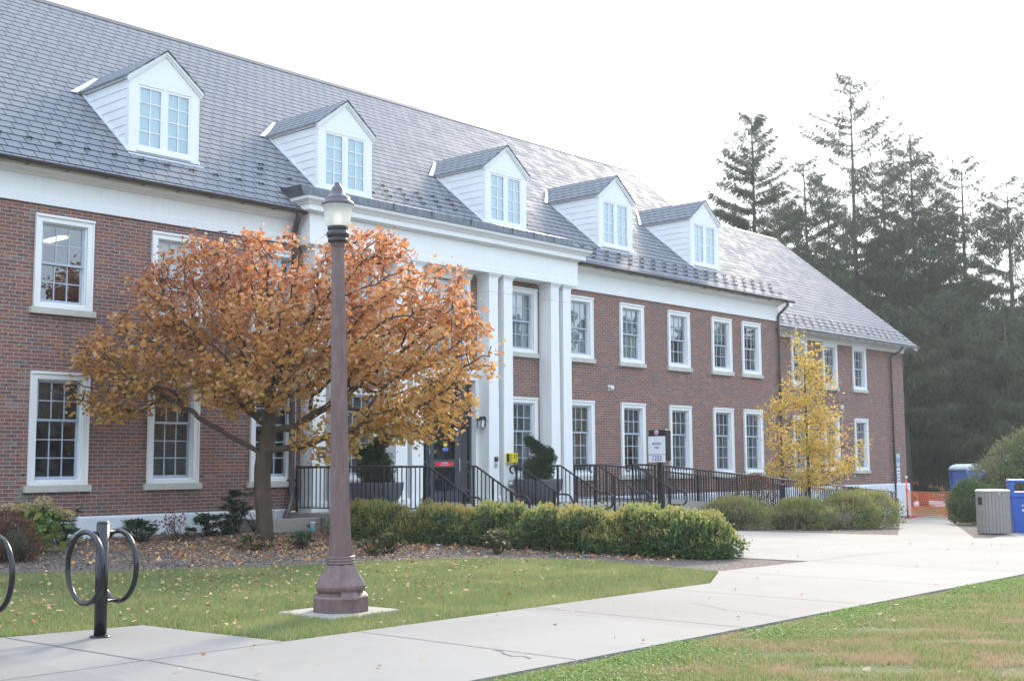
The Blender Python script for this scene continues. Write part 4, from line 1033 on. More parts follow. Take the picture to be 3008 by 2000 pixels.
# the small yellow birch in the bed
BB = np.array((31.5, -3.72, G(31.5)+.02))
def BPt(r, z, d=0.): q = BB+np.array((.63, -.777, 0))*r+np.array((.777, .63, 0))*d; return (q[0], q[1], z)
bl = []
for (r_, z_, rr_, rz_) in ((0, 1.5, 1.25, .75), (.1, .75, 1.45, .45), (-.15, 2.5, 1.0, .75), (0, 3.5, .62, .8), (-.2, 4.4, .32, .45), (.85, 2.7, .35, .8), (-.95, 2.2, .5, .5), (1.2, 1.4, .55, .55), (-.4, 3.9, .25, .6), (-.55, 4.3, .12, .4), (.35, 4.1, .2, .5)):
    q = BPt(r_, z_); bl.append((q[0], q[1], q[2], rr_, rr_, rz_))
trunk = [BB, BB+np.array((0, 0, .5)), BB+np.array((.0, .02, 1.0)), BB+np.array((.0, .02, 1.5)), BB+np.array((-.02, .02, 2.1)), BB+np.array((-.05, .02, 2.8)), BB+np.array((-.06, .02, 3.5)), BB+np.array((-.06, .02, 4.2))]
tree('birch_tree', 'slender small tree with bright yellow leaves beside the ramp', 'tree', tuple(BB), trunk, bl, 1900, 9500, .062, M['leaf_birch'], M['barkdark'], .05, 9, step=.12, spread=.12, droop=.3, gap=-.5)

def shell_points(blobs, n, seed, jit=.06, up=True, zmin=None):
    rg = np.random.default_rng(seed); area = np.array([b[3]*b[4]+b[5]*b[3] for b in blobs]); pick = rg.choice(len(blobs), n, p=area/area.sum())
    d = rg.normal(size=(n, 3)); d /= np.linalg.norm(d, axis=1, keepdims=True)
    if up: d[:, 2] = np.where(d[:, 2] < -.8, -d[:, 2], d[:, 2])
    B = np.array(blobs)[pick]; rad = 1+rg.normal(size=(n, 1))*jit-.12*rg.random((n, 1))
    lump = 1+.09*np.sin(d[:, :1]*7+B[:, :1]*5)*np.sin(d[:, 1:2]*6+1.3+B[:, 1:2]*3)+.06*np.sin(d[:, 2:3]*9)+.04*np.sin(d[:, :1]*17)*np.sin(d[:, 2:3]*15)
    P = B[:, :3]+d*B[:, 3:6]*rad*lump
    keep = np.ones(n, bool)
    for j, b in enumerate(blobs):
        q = ((P-np.array(b[:3]))/np.array(b[3:6])); keep &= ~((np.linalg.norm(q, axis=1) < .80) & (pick != j))
    if zmin is not None: keep &= P[:, 2] > zmin
    return P[keep], d[keep]
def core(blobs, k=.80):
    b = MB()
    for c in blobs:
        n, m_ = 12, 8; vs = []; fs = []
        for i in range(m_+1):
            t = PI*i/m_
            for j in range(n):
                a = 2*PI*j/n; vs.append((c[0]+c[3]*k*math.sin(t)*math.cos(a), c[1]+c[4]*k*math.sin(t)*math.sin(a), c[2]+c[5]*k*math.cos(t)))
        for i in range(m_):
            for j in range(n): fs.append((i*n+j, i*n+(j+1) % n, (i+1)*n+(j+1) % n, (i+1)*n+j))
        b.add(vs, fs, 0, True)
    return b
M['core'] = simple('shade_dark_filler', (.035, .045, .022), .95, var=.3, scale=9)  # dark filler ellipsoids inside the leaves; inner shade put into the colour
def bush(name, label, cat_, blobs, n, leaf, mats, seed, group=None, tips=None, ar=.6, stems=0, stemmat=None, k=.80, ntip=.0, out=.6, jit=.06):
    cx = np.mean([b[0] for b in blobs]); cy = np.mean([b[1] for b in blobs]); z0 = G(cx)
    o = thing(name, label, cat_, (cx, cy, z0), group=group); inv = Matrix.Translation(-Vector((cx, cy, z0))); rg = np.random.default_rng(seed)
    P, d = shell_points(blobs, n, seed, jit=jit, zmin=z0+.03)
    u, v = rot_rand(len(P), rg); u = u*(1-out*.5)+d*out+np.array((0, 0, .25)); u /= np.linalg.norm(u, axis=1, keepdims=True)
    v = np.cross(u, rg.normal(size=u.shape)); v /= np.linalg.norm(v, axis=1, keepdims=True)
    V, F = leaf_geo(P, u, v, leaf*(.6+.8*rg.random(len(P))), ar, .2)
    f = raw_mesh('foliage', V, F, mats, o); f.matrix_parent_inverse = inv
    if tips:
        Pt, dt = shell_points(blobs, int(n*ntip), seed+5, jit=.07, zmin=z0+.1); top = dt[:, 2] > .15; Pt = Pt[top]; dt = dt[top]
        # sprigs: a few leaves stepping up a short shoot
        VF = []
        for q in range(4):
            Pq = Pt+np.array((0, 0, .022))*q+dt*.012*q; u = rg.normal(size=Pq.shape)*.5+np.array((0, 0, .9)); u /= np.linalg.norm(u, axis=1, keepdims=True)
            v = np.cross(u, rg.normal(size=u.shape)); v /= np.linalg.norm(v, axis=1, keepdims=True); VF.append(leaf_geo(Pq, u, v, leaf*(.7+.5*rg.random(len(Pq))), ar, .2))
        V, F = cat(*VF); f = raw_mesh('lit_tip_sprigs', V, F, tips, o); f.matrix_parent_inverse = inv
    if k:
        c = core(blobs, k).build('filler_core', M['core'], o); c.matrix_parent_inverse = inv
    if stems:
        b = MB()
        for c in blobs:
            for q in range(stems):
                a = rg.random()*2*PI; e = rg.random()*.6+.35; p0 = np.array((c[0]+rg.normal()*.1, c[1]+rg.normal()*.1, G(c[0])-.02))
                p2 = np.array((c[0]+c[3]*e*math.cos(a)*1.05, c[1]+c[4]*e*math.sin(a)*1.05, c[2]+c[5]*(.1+.75*rg.random()))); p1 = (p0+p2)/2+np.array((0, 0, -.05))+rg.normal(size=3)*.04
                b.tube([p0, p1, p2], [.010, .007, .003], 4)
        c = b.build('stems', stemmat or M['twigtan'], o); c.matrix_parent_inverse = inv
    return o
# front boxwood hedge along the plaza edge
hb = []
for i, (x, y, rx_, rz_) in enumerate(((15.62, -2.75, .42, .40), (15.62, -3.45, .52, .40), (15.75, -4.25, .58, .38), (15.9, -5.1, .58, .37), (15.98, -5.95, .55, .38), (16.0, -6.8, .6, .36), (16.02, -7.6, .6, .37), (16.0, -8.4, .62, .37), (15.95, -9.2, .62, .37), (15.9, -9.95, .60, .39), (15.95, -10.45, .48, .36))):
    hb.append((x, y, -.5+.18+.06*math.sin(i*2.3), rx_, .54, rz_*(1+.09*math.sin(i*1.7+1)))); hb.append((x-.12*math.sin(i*2.), y-.35 if i < 10 else y, -.5+.13, rx_*.8, .42, rz_*1.08))
rg = np.random.default_rng(8)
for i in range(46):
    y = -2.7-7.8*rg.random(); hb.append((15.85+rg.normal()*.22, y, -.5+.42+rg.random()*.10, .16+.1*rg.random(), .16+.1*rg.random(), .14+.07*rg.random()))
bush('boxwood_hedge', 'dense clipped boxwood hedge with yellow sunlit-coloured tips running from the landing to the walk', 'hedge', hb, 100000, .042, M['leaf_box'], 21, tips=M['leaf_boxtip'], ntip=.20, ar=.6, k=.74)
# second bed
for i, (lab, x, y, r_, h_, bare) in enumerate((
    ('rounded green shrub closest to the plaza corner in the second bed', 26.7, -4.3, .95, .62, 10),
    ('dull green shrub with bare grey twigs in the middle of the second bed', 28.1, -5.3, .85, .60, 26),
    ('brown twiggy shrub between two green shrubs in the second bed', 29.0, -5.9, .62, .50, 46),
    ('full green shrub left of centre under the yellow tree', 29.9, -5.7, .85, .74, 16),
    ('full green shrub at the right end of the second bed with tan stems', 31.2, -5.55, .95, .78, 26))):
    z0 = G(x); bb = [(x, y, z0+h_*.52, r_*.9, r_*.9, h_*.62), (x+.35*r_, y+.3*r_, z0+h_*.55, r_*.6, r_*.6, h_*.55), (x-.4*r_, y+.1, z0+h_*.5, r_*.55, r_*.55, h_*.5)]
    bush('mounded_shrub', lab, 'shrub', bb, 12000 if bare < 40 else 1500, .045, M['leaf_shrub'], 40+i, group='shrubs in the bed along the ramp', stems=int(bare*2.2), k=.0 if bare >= 40 else .55, out=.9, jit=.13, tips=M['leaf_boxtip'], ntip=.12 if bare < 40 else .02)
bush('russet_shrub', 'thin russet shrub with sparse leaves against the ramp railing', 'shrub', [(29.3, -3.3, G(29.3)+.75, .55, .5, .62)], 1700, .05, M['leaf_red'], 51, stems=26, k=0, stemmat=M['barkdark'])
bush('russet_shrub', 'small russet shrub behind the yellow tree near the ramp', 'shrub', [(34.2, -3.6, G(34.2)+.55, .6, .5, .5)], 1500, .05, M['leaf_red'], 52, stems=18, k=0, stemmat=M['barkdark'])
# shrubs by the bins
bb = []
for (x, y, z, a_, h_) in ((39.3, -5.95, -.15, .95, 1.05), (39.2, -6.7, .25, 1.1, 1.3), (39.2, -7.6, .5, 1.3, 1.4), (39.5, -8.8, .7, 1.5, 1.5), (38.4, -7.0, -.2, 1.0, .9), (41.5, -10.3, 1.0, 1.8, 1.5)): bb.append((x, y, z, a_, a_, h_))
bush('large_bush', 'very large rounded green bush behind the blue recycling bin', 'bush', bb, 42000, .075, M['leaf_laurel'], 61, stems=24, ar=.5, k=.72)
bush('round_shrub', 'rounded dark green shrub left of the slatted bin', 'shrub', [(36.7, -6.05, G(36.7)+.55, .55, .55, .60), (37.0, -6.5, G(37)+.55, .55, .55, .6), (36.8, -6.05, G(36.5)+.98, .34, .34, .34)], 16000, .05, M['leaf_box'], 62, ar=.5)

# small plants in the mulch bed ---------------------------------------------------
def rosettes(name, label, cat_, x, y, heads, leaf, mat, seed, nl=24, group=None, ar=.36, stem=True, z0=None, up=.5):
    z0 = G(x)+bedh(x, y) if z0 is None else z0; o = thing(name, label, cat_, (x, y, z0), group=group); rg = np.random.default_rng(seed)
    Ps = []; us = []; b = MB()
    for (dx, dy, dz) in heads:
        for k in range(nl):
            a = rg.random()*2*PI; el = up*(rg.random()*1.3-.25); Ps.append((dx, dy, dz+rg.normal()*.015)); us.append((math.cos(a)*math.cos(el), math.sin(a)*math.cos(el), math.sin(el)))
        b.tube([(dx*.15, dy*.15, -.02), (dx*.6, dy*.6, dz*.5), (dx, dy, dz)], [.008, .006, .004], 5)
    P = np.array(Ps); u = np.array(us); v = np.cross(u, np.array((0, 0, 1.))+rg.normal(size=u.shape)*.2); v /= np.linalg.norm(v, axis=1, keepdims=True)
    V, F = leaf_geo(P, u, v, leaf*(.7+.5*rg.random(len(P))), ar, .2); raw_mesh('leaves', V, F, mat, o); b.build('stems', M['barkdark'], o); return o
def heads(n, r_, h0, h1, seed):
    rg = np.random.default_rng(seed); return [(rg.normal()*r_*.55, rg.normal()*r_*.55, h0+(h1-h0)*rg.random()) for _ in range(n)]
gr = 'rhododendrons in the mulch bed'
rosettes('rhododendron', 'low rhododendron in front of the foundation right of the bike rack', 'shrub', 12.0, -1.35, heads(30, .36, .06, .36, 1), .13, M['leaf_rhodo'], 71, group=gr)
rosettes('rhododendron', 'rhododendron beside the hydrangea with leggy stems', 'shrub', 10.55, -1.2, heads(30, .34, .12, .60, 2), .14, M['leaf_rhodo'], 72, group=gr)
rosettes('rhododendron', 'small rhododendron at the foot of the pale foundation, left of the tallest one', 'shrub', 13.55, -1.0, heads(22, .20, .06, .42, 3), .13, M['leaf_rhodo'], 73, group=gr)
rosettes('rhododendron', 'tallest rhododendron left of the autumn tree trunk', 'shrub', 14.35, -.75, heads(34, .20, .15, .80, 4), .13, M['leaf_rhodo'], 74, group=gr)
rosettes('rhododendron', 'short rhododendron touching the tallest one on its left', 'shrub', 14.0, -.95, heads(18, .22, .06, .36, 5), .12, M['leaf_rhodo'], 75, group=gr)
rosettes('rhododendron', 'tiny rhododendron seedling at the base of the low concrete wall', 'shrub', 15.75, -1.35, heads(2, .1, .05, .2, 6), .12, M['leaf_rhodo'], 76, nl=9, group=gr)
gr = 'low evergreen plants scattered in the mulch'
rosettes('low_shrub', 'low spreading green plant left of the autumn tree trunk base', 'plant', 12.55, -3.75, heads(26, .36, .05, .22, 11), .07, M['leaf_mahonia'], 81, nl=20, ar=.5, group=gr)
rosettes('low_shrub', 'compact dark green plant between tree trunk and lamp post', 'plant', 13.35, -4.05, heads(24, .25, .05, .28, 12), .07, M['leaf_rhodo'], 82, nl=22, ar=.5, group=gr)
rosettes('low_shrub', 'yellow green low plant just right of the lamp post', 'plant', 13.25, -5.95, heads(24, .27, .05, .22, 13), .065, M['leaf_mahonia'], 83, nl=22, ar=.5, group=gr)
rosettes('low_shrub', 'taller green and russet plant in front of the hedge near the lamp post', 'plant', 13.7, -5.85, heads(26, .24, .08, .30, 14), .065, M['leaf_mahonia'], 84, nl=22, ar=.5, group=gr)
rosettes('low_shrub', 'pointed yellow green plant in front of the hedge middle', 'plant', 14.65, -7.35, heads(24, .19, .05, .34, 15), .065, M['leaf_mahonia'], 85, nl=22, ar=.5, group=gr)
rosettes('low_shrub', 'sprawling dark plant at the foundation just right of the bike rack', 'plant', 12.55, -1.7, heads(12, .3, .05, .2, 16), .09, M['leaf_rhodo'], 86, nl=12, ar=.4, group=gr)
# hydrangea, left
hx, hy = 9.55, -2.3; hz_ = G(hx)+.05
o = thing('hydrangea', 'hydrangea with dried cream flower heads above green leaves at the left', 'shrub', (hx, hy, hz_))
rg = np.random.default_rng(91); n = 420
P = rg.normal(size=(n, 3))*np.array((.17, .18, .15))+np.array((.0, 0, .45)); u, v = rot_rand(n, rg); u[:, 2] -= .5; u /= np.linalg.norm(u, axis=1, keepdims=True); v = np.cross(u, rg.normal(size=u.shape)); v /= np.linalg.norm(v, axis=1, keepdims=True)
V, F = leaf_geo(P, u, v, .14*(.7+.5*rg.random(n)), .6, .2); raw_mesh('leaves', V, F, M['leaf_hyd'], o)
b = MB()
HD = [(-.42, .10, .74, .12), (-.2, .02, .75, .11), (.02, -.1, .83, .13), (.10, .0, .76, .10), (.36, -.22, .62, .11), (-.30, .1, .69, .09), (.2, -.15, .7, .09)]
for (x, y, z, r_) in HD: b.tube([(x*.2, y*.2, 0), (x*.6, y*.6, z*.5), (x, y, z)], [.008, .006, .004], 5)
b.build('stems', M['barkdark'], o)
for (x, y, z, r_) in HD:
    m_ = 260; d = rg.normal(size=(m_, 3)); d /= np.linalg.norm(d, axis=1, keepdims=True); P = d*np.array((r_*1.15, r_*1.15, r_*.72))*(.8+.25*rg.random((m_, 1)))+np.array((x, y, z))
    u, v = rot_rand(m_, rg); V, F = leaf_geo(P, u, v, .028, .8, .1); raw_mesh('flower_head', V, F, M['bloom'], o)
bush('russet_mound', 'bronze red twiggy mound in front of the hydrangea', 'shrub', [(8.35, -2.9, -.15, .40, .40, .42), (8.75, -3.15, -.2, .38, .38, .36), (8.8, -2.8, -.1, .30, .30, .36)], 9000, .028, M['leaf_red'], 93, stems=60, stemmat=M['barkdark'], k=.6)
bush('russet_mound', 'orange tinted flower clump at the left edge behind the bike rack ring', 'shrub', [(7.75, -2.6, .12, .28, .28, .16)], 1400, .028, M['bloom'], 94, stems=14, stemmat=M['barkdark'], k=.5)
# bare twigs with a few maroon leaves
def twiggy(label, x, y, h_, nleaf, seed):
    z0 = G(x)+bedh(x, y); o = thing('bare_shrub', label, 'shrub', (x, y, z0)); rg = np.random.default_rng(seed); b = MB(); ends = []
    for k in range(12):
        a = rg.random()*2*PI; p = np.zeros(3); path = [p.copy()]; d = np.array((math.cos(a)*.45, math.sin(a)*.45, 1.)); d /= np.linalg.norm(d)
        for q in range(5):
            p = p+d*h_/5; d = d+rg.normal(size=3)*.22; d /= np.linalg.norm(d); path.append(p.copy())
            if q > 1:
                e = p+rg.normal(size=3)*.09+np.array((0, 0, .06)); b.tube([p, e], [.004, .002], 4); ends.append(e)
        b.tube(path, [.008, .006, .005, .004, .003, .002], 4); ends.append(p)
    b.build('stems', M['barkdark'], o); E = np.array(ends); P = E[rg.choice(len(E), nleaf)]+rg.normal(size=(nleaf, 3))*.03
    u, v = rot_rand(nleaf, rg); V, F = leaf_geo(P, u, v, .06, .5, .2); raw_mesh('leaves', V, F, M['leaf_maroon'], o)
twiggy('small bare shrub with a few maroon leaves in front of the foundation', 12.75, -1.25, .42, 60, 95)
twiggy('bare twiggy shrub against the foundation just left of the tree trunk', 14.75, -.8, .6, 14, 96)

# planters with dwarf conifers ----------------------------------------------------
def planter(label, x, y, flip, seed, sc=.93):
    o = thing('bowl_planter', label, 'planter', (x, y, zf), group='round grey planters on the landing')
    o.scale = (sc, sc, .96); b = MB(); b.lathe([(.33, 0), (.36, .02), (.46, .14), (.57, .30), (.635, .46), (.655, .60), (.655, .625), (.62, .625), (.60, .56), (.001, .56)], 40); b.build('bowl', M['planter'], o)
    b = MB(); b.lathe([(.60, .50), (.60, .575), (.001, .585)], 20); b.build('soil', M['soil'], o)
    t_ = thing('dwarf_conifer', ('crooked' if flip > 0 else 'leafy')+' dark green dwarf conifer growing in the '+('right' if flip > 0 else 'left')+' planter on the landing', 'conifer', (x, y, zf+.55)); t_.scale = (.73, .73, .77); rg = np.random.default_rng(seed)
    cl = [(0, .2, .40), (.18, .15, .32), (-.2, .18, .32), (.0, .45, .38), (.22, .5, .26), (-.18, .5, .26), (.12, .72, .26), (.34*flip, .78, .20), (.05, .95, .18), (-.08*flip, 1.08, .15), (-.20*flip, 1.2, .12), (-.3*flip, 1.3, .09), (.30*flip, .92, .12)]
    rd = np.array((.668, -.744, 0)); VF = []
    for (r_, z, q) in cl:
        nt_ = int(110*q)+6; ct = rg.normal(size=(nt_, 3)); ct /= np.linalg.norm(ct, axis=1, keepdims=True); ct = ct*q*(.5+.72*rg.random((nt_, 1)))
        m_ = 110*nt_; ci = rg.integers(0, nt_, m_); d = rg.normal(size=(m_, 3)); d /= np.linalg.norm(d, axis=1, keepdims=True)
        P = ct[ci]+d*(.055+.045*rg.random((m_, 1)))*np.array((1.2, 1.2, .8))+rd*r_+np.array((0, 0, z)); ok_ = P[:, 2] > .03; P = P[ok_]; d = d[ok_]
        u = rg.normal(size=P.shape)*.4+d; u /= np.linalg.norm(u, axis=1, keepdims=True); v = np.cross(u, rg.normal(size=u.shape)); v /= np.linalg.norm(v, axis=1, keepdims=True)
        VF.append(quad_geo(P, u, v, .05, .35))
    V, F = cat(*VF); raw_mesh('needles', V, F, M['leaf_conif'], t_)
    b = MB(); b.tube([(0, 0, -.02), tuple(rd*.03+np.array((0, 0, .4))), tuple(rd*.08*flip+np.array((0, 0, .75))), tuple(-rd*.15*flip+np.array((0, 0, 1.15)))], [.05, .04, .03, .015], 8); b.build('trunk', M['barkdark'], t_)
planter('wide dark grey bowl planter left of the entrance door, partly hidden by hedge', 17.72, -1.0, -1, 101)
planter('wide dark grey bowl planter right of the entrance door below a window', 23.05, -.98, 1, 102)

# ------------------------------------------------------------------ lamp post
LP = Vector((7.97, -11.42, -.482))
lamp = thing('lamp_post', 'tall brown cast metal lamp post with acorn glass head on a flared base', 'street lamp', LP)
k8 = 1/math.cos(PI/8)
b = MB(); b.lathe([(r*k8, z) for r, z in ((.262, 0.000), (.262, 0.141), (.246, 0.159), (.215, 0.173), (.213, 0.187), (.23, 0.205), (.236, 0.223), (.236, 0.246), (.226, 0.268), (.175, 0.364), (.143, 0.441), (.135, 0.455))], 8, smooth=False, a0=PI/8+.1); base_o = b.build('base', M['lampbrown'], lamp, bevel=.004)
b = MB(); b.lathe([(.142, 0.446), (.148, 0.455), (.148, 0.469), (.14, 0.473), (.146, 0.482), (.146, 0.496), (.137, 0.501), (.142, 0.510), (.142, 0.521), (.125, 0.528)], 24); b.build('ring_moulding', M['lampbrown'], lamp)
b = MB(); b.lathe([(r*k8, z) for r, z in ((.116, 0.519), (.104, 0.720), (.095, 0.950), (.088, 1.400), (.080, 2.100), (.070, 2.900), (.062, 3.450), (.061, 3.550), (.070, 3.600), (.088, 3.625))], 8, smooth=False, a0=PI/8+.1); b.build('shaft', M['lampbrown'], lamp, bevel=.003)
# access panel plate with screws
b = MB(); a = math.atan2(-.83, -.30)
def rad(r, z, da=0.): return Vector((r*math.cos(a+da), r*math.sin(a+da), z))
prof_ = [(.1325, .266), (.165, .250), (.19, .238), (.205, .238), (.225, .243), (.25, .241), (.268, .232), (.32, .200), (.364, .180), (.41, .162), (.44, .149)]
def ro(r, th): d_ = (th-(PI/8+.1)) % (PI/4)-PI/8; return r/math.cos(d_)+.004
cols_ = [-.34, -.2, -.05, .1, .25, .36]; vs = []
for (z, r) in prof_:
    for da in cols_: rr_ = ro(r, a+da); vs.append((rr_*math.cos(a+da), rr_*math.sin(a+da), z))
b.add(vs, [(i*6+j, i*6+j+1, (i+1)*6+j+1, (i+1)*6+j) for i in range(len(prof_)-1) for j in range(5)])
b.build('access_panel', M['lampbrown'], lamp)
b = MB()
for z, da, r_ in ((.235, -.22, .250), (.32, .75, .204), (.24, 1.0, .244)):
    b = MB(); q = rad(r_, z, da); n_ = Vector((q.x, q.y, 0)).normalized(); b.tube([q-n_*.02, q+n_*.006], .010, 8); b.build('screw', M['bronze'], lamp)
b = MB(); b.lathe([(.082, 3.603), (.098, 3.613), (.103, 3.627), (.098, 3.640), (.090, 3.647), (.108, 3.663), (.117, 3.683), (.112, 3.707), (.100, 3.720), (.094, 3.727), (.102, 3.733), (.104, 3.760), (.100, 3.770)], 12, smooth=True); b.build('collar', M['darkcollar'], lamp)
b = MB(); b.lathe([(.103, 3.765), (.116, 3.779), (.126, 3.817), (.134, 3.883), (.141, 3.939), (.154, 3.972), (.160, 3.991)], 40); b.build('globe', M['globe'], lamp)
b = MB(); b.lathe([(.03, 3.770), (.042, 3.797), (.045, 3.860), (.03, 3.905)], 12); b.build('bulb', M['glow'], lamp)
b = MB(); b.lathe([(.150, 3.975), (.162, 3.984), (.160, 3.997), (.148, 4.016), (.128, 4.029), (.126, 4.043), (.122, 4.056), (.106, 4.068), (.088, 4.079), (.070, 4.096), (.060, 4.119), (.056, 4.146), (.048, 4.168), (.034, 4.179), (.030, 4.185), (.030, 4.205), (.02, 4.212)], 40); b.build('cap', M['lampcap'], lamp)
lamp.rotation_euler = (R(.25), R(-1.35), 0)
o = thing('lamp_footing', 'low square concrete slab under the brown lamp post', 'slab', (7.97, -11.42, -.577))
b = MB(); b.box(-.44, .44, -.38, .44, 0, .095); b.build('slab', M['conc2'], o, bevel=.02); o.rotation_euler = (0, 0, R(4))

# ------------------------------------------------------------------ bike racks
def rack(label, x, y):
    z0 = G(x)+.016; o = thing('bike_rack', label, 'bike rack', (x, y, z0), group='black ring bike racks')
    b = MB(); b.tube([(0, 0, 0), (0, 0, .93)], .052, 20); b.lathe([(.052, .93), (.048, .945), (.03, .953), (.001, .955)], 20); b.build('post', M['rack'], o)
    b = MB(); b.lathe([(.085, 0), (.085, .008), (.055, .012)], 20); b.build('foot_plate', M['rack'], o)
    for s in (-1, 1):
        b = MB(); n = 48; b.tube([(s*.15, .285*math.cos(2*PI*k/n), .575+.292*math.sin(2*PI*k/n)) for k in range(n)], .0215, 10, closed=True)
        o2 = b.build('ring', M['rack'], o)
    b = MB()
    for z in (.575+.285, .575-.285): b.tube([(-.15, 0, z), (.15, 0, z)], .013, 8)
    b.build('cross_bar', M['rack'], o); return o
rack('black bike rack post with two rings standing on the concrete pad', 5.50, -11.27)
rack('black bike rack ring cut off by the left edge of the photo', 4.46, -11.22)

# ------------------------------------------------------------------ building sign
o = thing('building_sign', 'black and white building name sign with number 1253 on a black post', 'sign', (25.02, -3.22, G(25)-.085), rz=R(-90))
# local +x runs to world -y; the face looks to local -y = world -x
b = MB(); b.box(-.05, .05, -.05, .05, -.05, 1.75); b.build('post', M['signblack'], o)
b = MB(); b.box(-.255, .255, -.135, .11, 1.74, 2.50); b.build('sign_box', M['signblack'], o, bevel=.025)
b = MB(); b.box(-.25, .25, -.145, -.1355, 1.90, 2.335); b.build('white_panel', M['signwhite'], o)
b = MB(); b.box(-.25, .25, -.147, -.1355, 1.71, 1.885); b.build('number_panel', M['signwhite'], o, bevel=.004)
b = MB(); b.box(-.25, .25, -.149, -.1355, 2.336, 2.348); b.build('red_line', M['signred'], o); b = MB(); b.box(-.25, .25, -.149, -.1355, 1.886, 1.899); b.build('red_line', M['signred'], o)
b = MB(); b.lathe([(.060, 0), (.060, .006), (.001, .007)], 28); e = b.build('emblem', M['signwhite'], o); e.rotation_euler = (PI/2, 0, 0); e.location = (-.005, -.1355, 2.425)
b = MB(); b.tube([(.044*math.cos(2*PI*k/24), .044*math.sin(2*PI*k/24), .008) for k in range(24)], .0028, 4, closed=True); b.tube([(.030*math.cos(2*PI*k/24), .030*math.sin(2*PI*k/24), .008) for k in range(24)], .002, 4, closed=True)
b.box(-.018, .018, -.004, .004, .006, .0095); b.box(-.015, .015, .008, .013, .006, .0095); b.box(-.015, .015, -.016, -.011, .006, .0095)
e = b.build('emblem_ring', M['signred'], o); e.rotation_euler = (PI/2, 0, 0); e.location = (-.005, -.1355, 2.425)
fm = lambda z: frame_mtx((0, -.1475, z), (1,0,0), (0,0,1))
text_mesh('lettering', 'MONROE', .072, M['signtext'], o, fm(2.155), xs=.85, bold=True); text_mesh('lettering', 'Hall', .08, M['signtext'], o, fm(2.06), bold=True)
text_mesh('lettering', '1253', .165, M['signtext'], o, frame_mtx((0, -.149, 1.797), (1,0,0), (0,0,1)), bold=True, xs=.92)

# ------------------------------------------------------------------ bins
tx, ty = 29.3, -9.66
o = thing('slatted_bin', 'round taupe slatted litter bin with cream lid and square opening', 'litter bin', (tx, ty, G(tx)+.01))
rb = .375; b = MB(); n = 30
va = math.atan2(-20.83-ty, -tx)            # towards the viewer
for k in range(n):
    a = 2*PI*k/n; c_ = Vector((math.cos(a), math.sin(a), 0)); t_ = Vector((-c_.y, c_.x, 0)); hwid = rb*math.tan(PI/n)*.90
    da = (a-(va-R(52)) + PI) % (2*PI)-PI
    segs = [(.03, 1.0)] if abs(da) > R(13) else [(.03, .68), (.86, 1.0)]
    for z0, z1 in segs:
        p = [c_*rb-t_*hwid, c_*rb+t_*hwid, c_*(rb-.02)+t_*hwid, c_*(rb-.02)-t_*hwid]
        b.add([(q.x, q.y, z0) for q in p]+[(q.x, q.y, z1) for q in p], [(0,1,5,4), (1,2,6,5), (2,3,7,6), (3,0,4,7), (4,5,6,7), (0,3,2,1)])
b.build('slats', M['slatwood'], o)
b = MB(); b.lathe([(rb-.03, .02), (rb-.03, 1.0)], 30); b.build('liner', M['dark'], o)
b = MB(); b.lathe([(rb+.012, .985), (rb+.016, .995), (rb+.012, 1.015), (rb-.02, 1.03), (.001, 1.045)], 40); b.build('lid', M['lidcream'], o)
b = MB(); c_ = Vector((math.cos(va+R(24)), math.sin(va+R(24)), 0)); q = c_*(rb+.012); b.box(q.x-.03, q.x+.03, q.y-.02, q.y+.02, .9, 1.0); b.build('latch', M['steel'], o)
rx_, ry_ = 31.0, -9.98
o = thing('recycling_bin', 'tall blue recycling bin with open hooded top and white arrows', 'recycling bin', (rx_, ry_, G(rx_)+.01), rz=va+PI/2+R(6))
W2 = .53
b = MB(); b.add([(-W2*.92, -.36, 0), (W2*.92, -.36, 0), (W2*.92, .36, 0), (-W2*.92, .36, 0), (-W2, -.40, .86), (W2, -.40, .86), (W2, .40, .86), (-W2, .40, .86)], [(0,1,5,4), (1,2,6,5), (2,3,7,6), (3,0,4,7), (4,5,6,7), (0,3,2,1)]); b.build('bin_body', M['blue'], o, bevel=.03)
b = MB(); b.box(-W2-.02, W2+.02, -.42, .42, .861, .99); b.box(-W2-.01, -W2+.08, -.41, .41, .991, 1.22); b.box(W2-.08, W2+.01, -.41, .41, .991, 1.22); b.box(-W2-.012, W2+.012, -.412, .412, 1.221, 1.28); b.build('hood', M['blue'], o, bevel=.012)
b = MB(); b.box(-W2-.0, W2+.0, -.40, .40, 1.281, 1.29); b.build('hood_top', M['greyblue'], o)
b = MB()    # three chasing arrows
for k in range(3):
    a = R(90+120*k); m_ = Matrix.Rotation(a, 3, 'Y'); 
    pts = [(-.075, .078), (.03, .078), (.03, .055), (.075, .092), (.03, .13), (.03, .108), (-.055, .108)]
    ps = [m_ @ Vector((x, 0, z)) for x, z in pts]; off = Vector((-W2*.40+.02, 0, .62))
    b.add([p_+off+Vector((0, -.392, 0)) for p_ in ps], [tuple(range(7))])
b.build('recycling_mark', M['signwhite'], o)

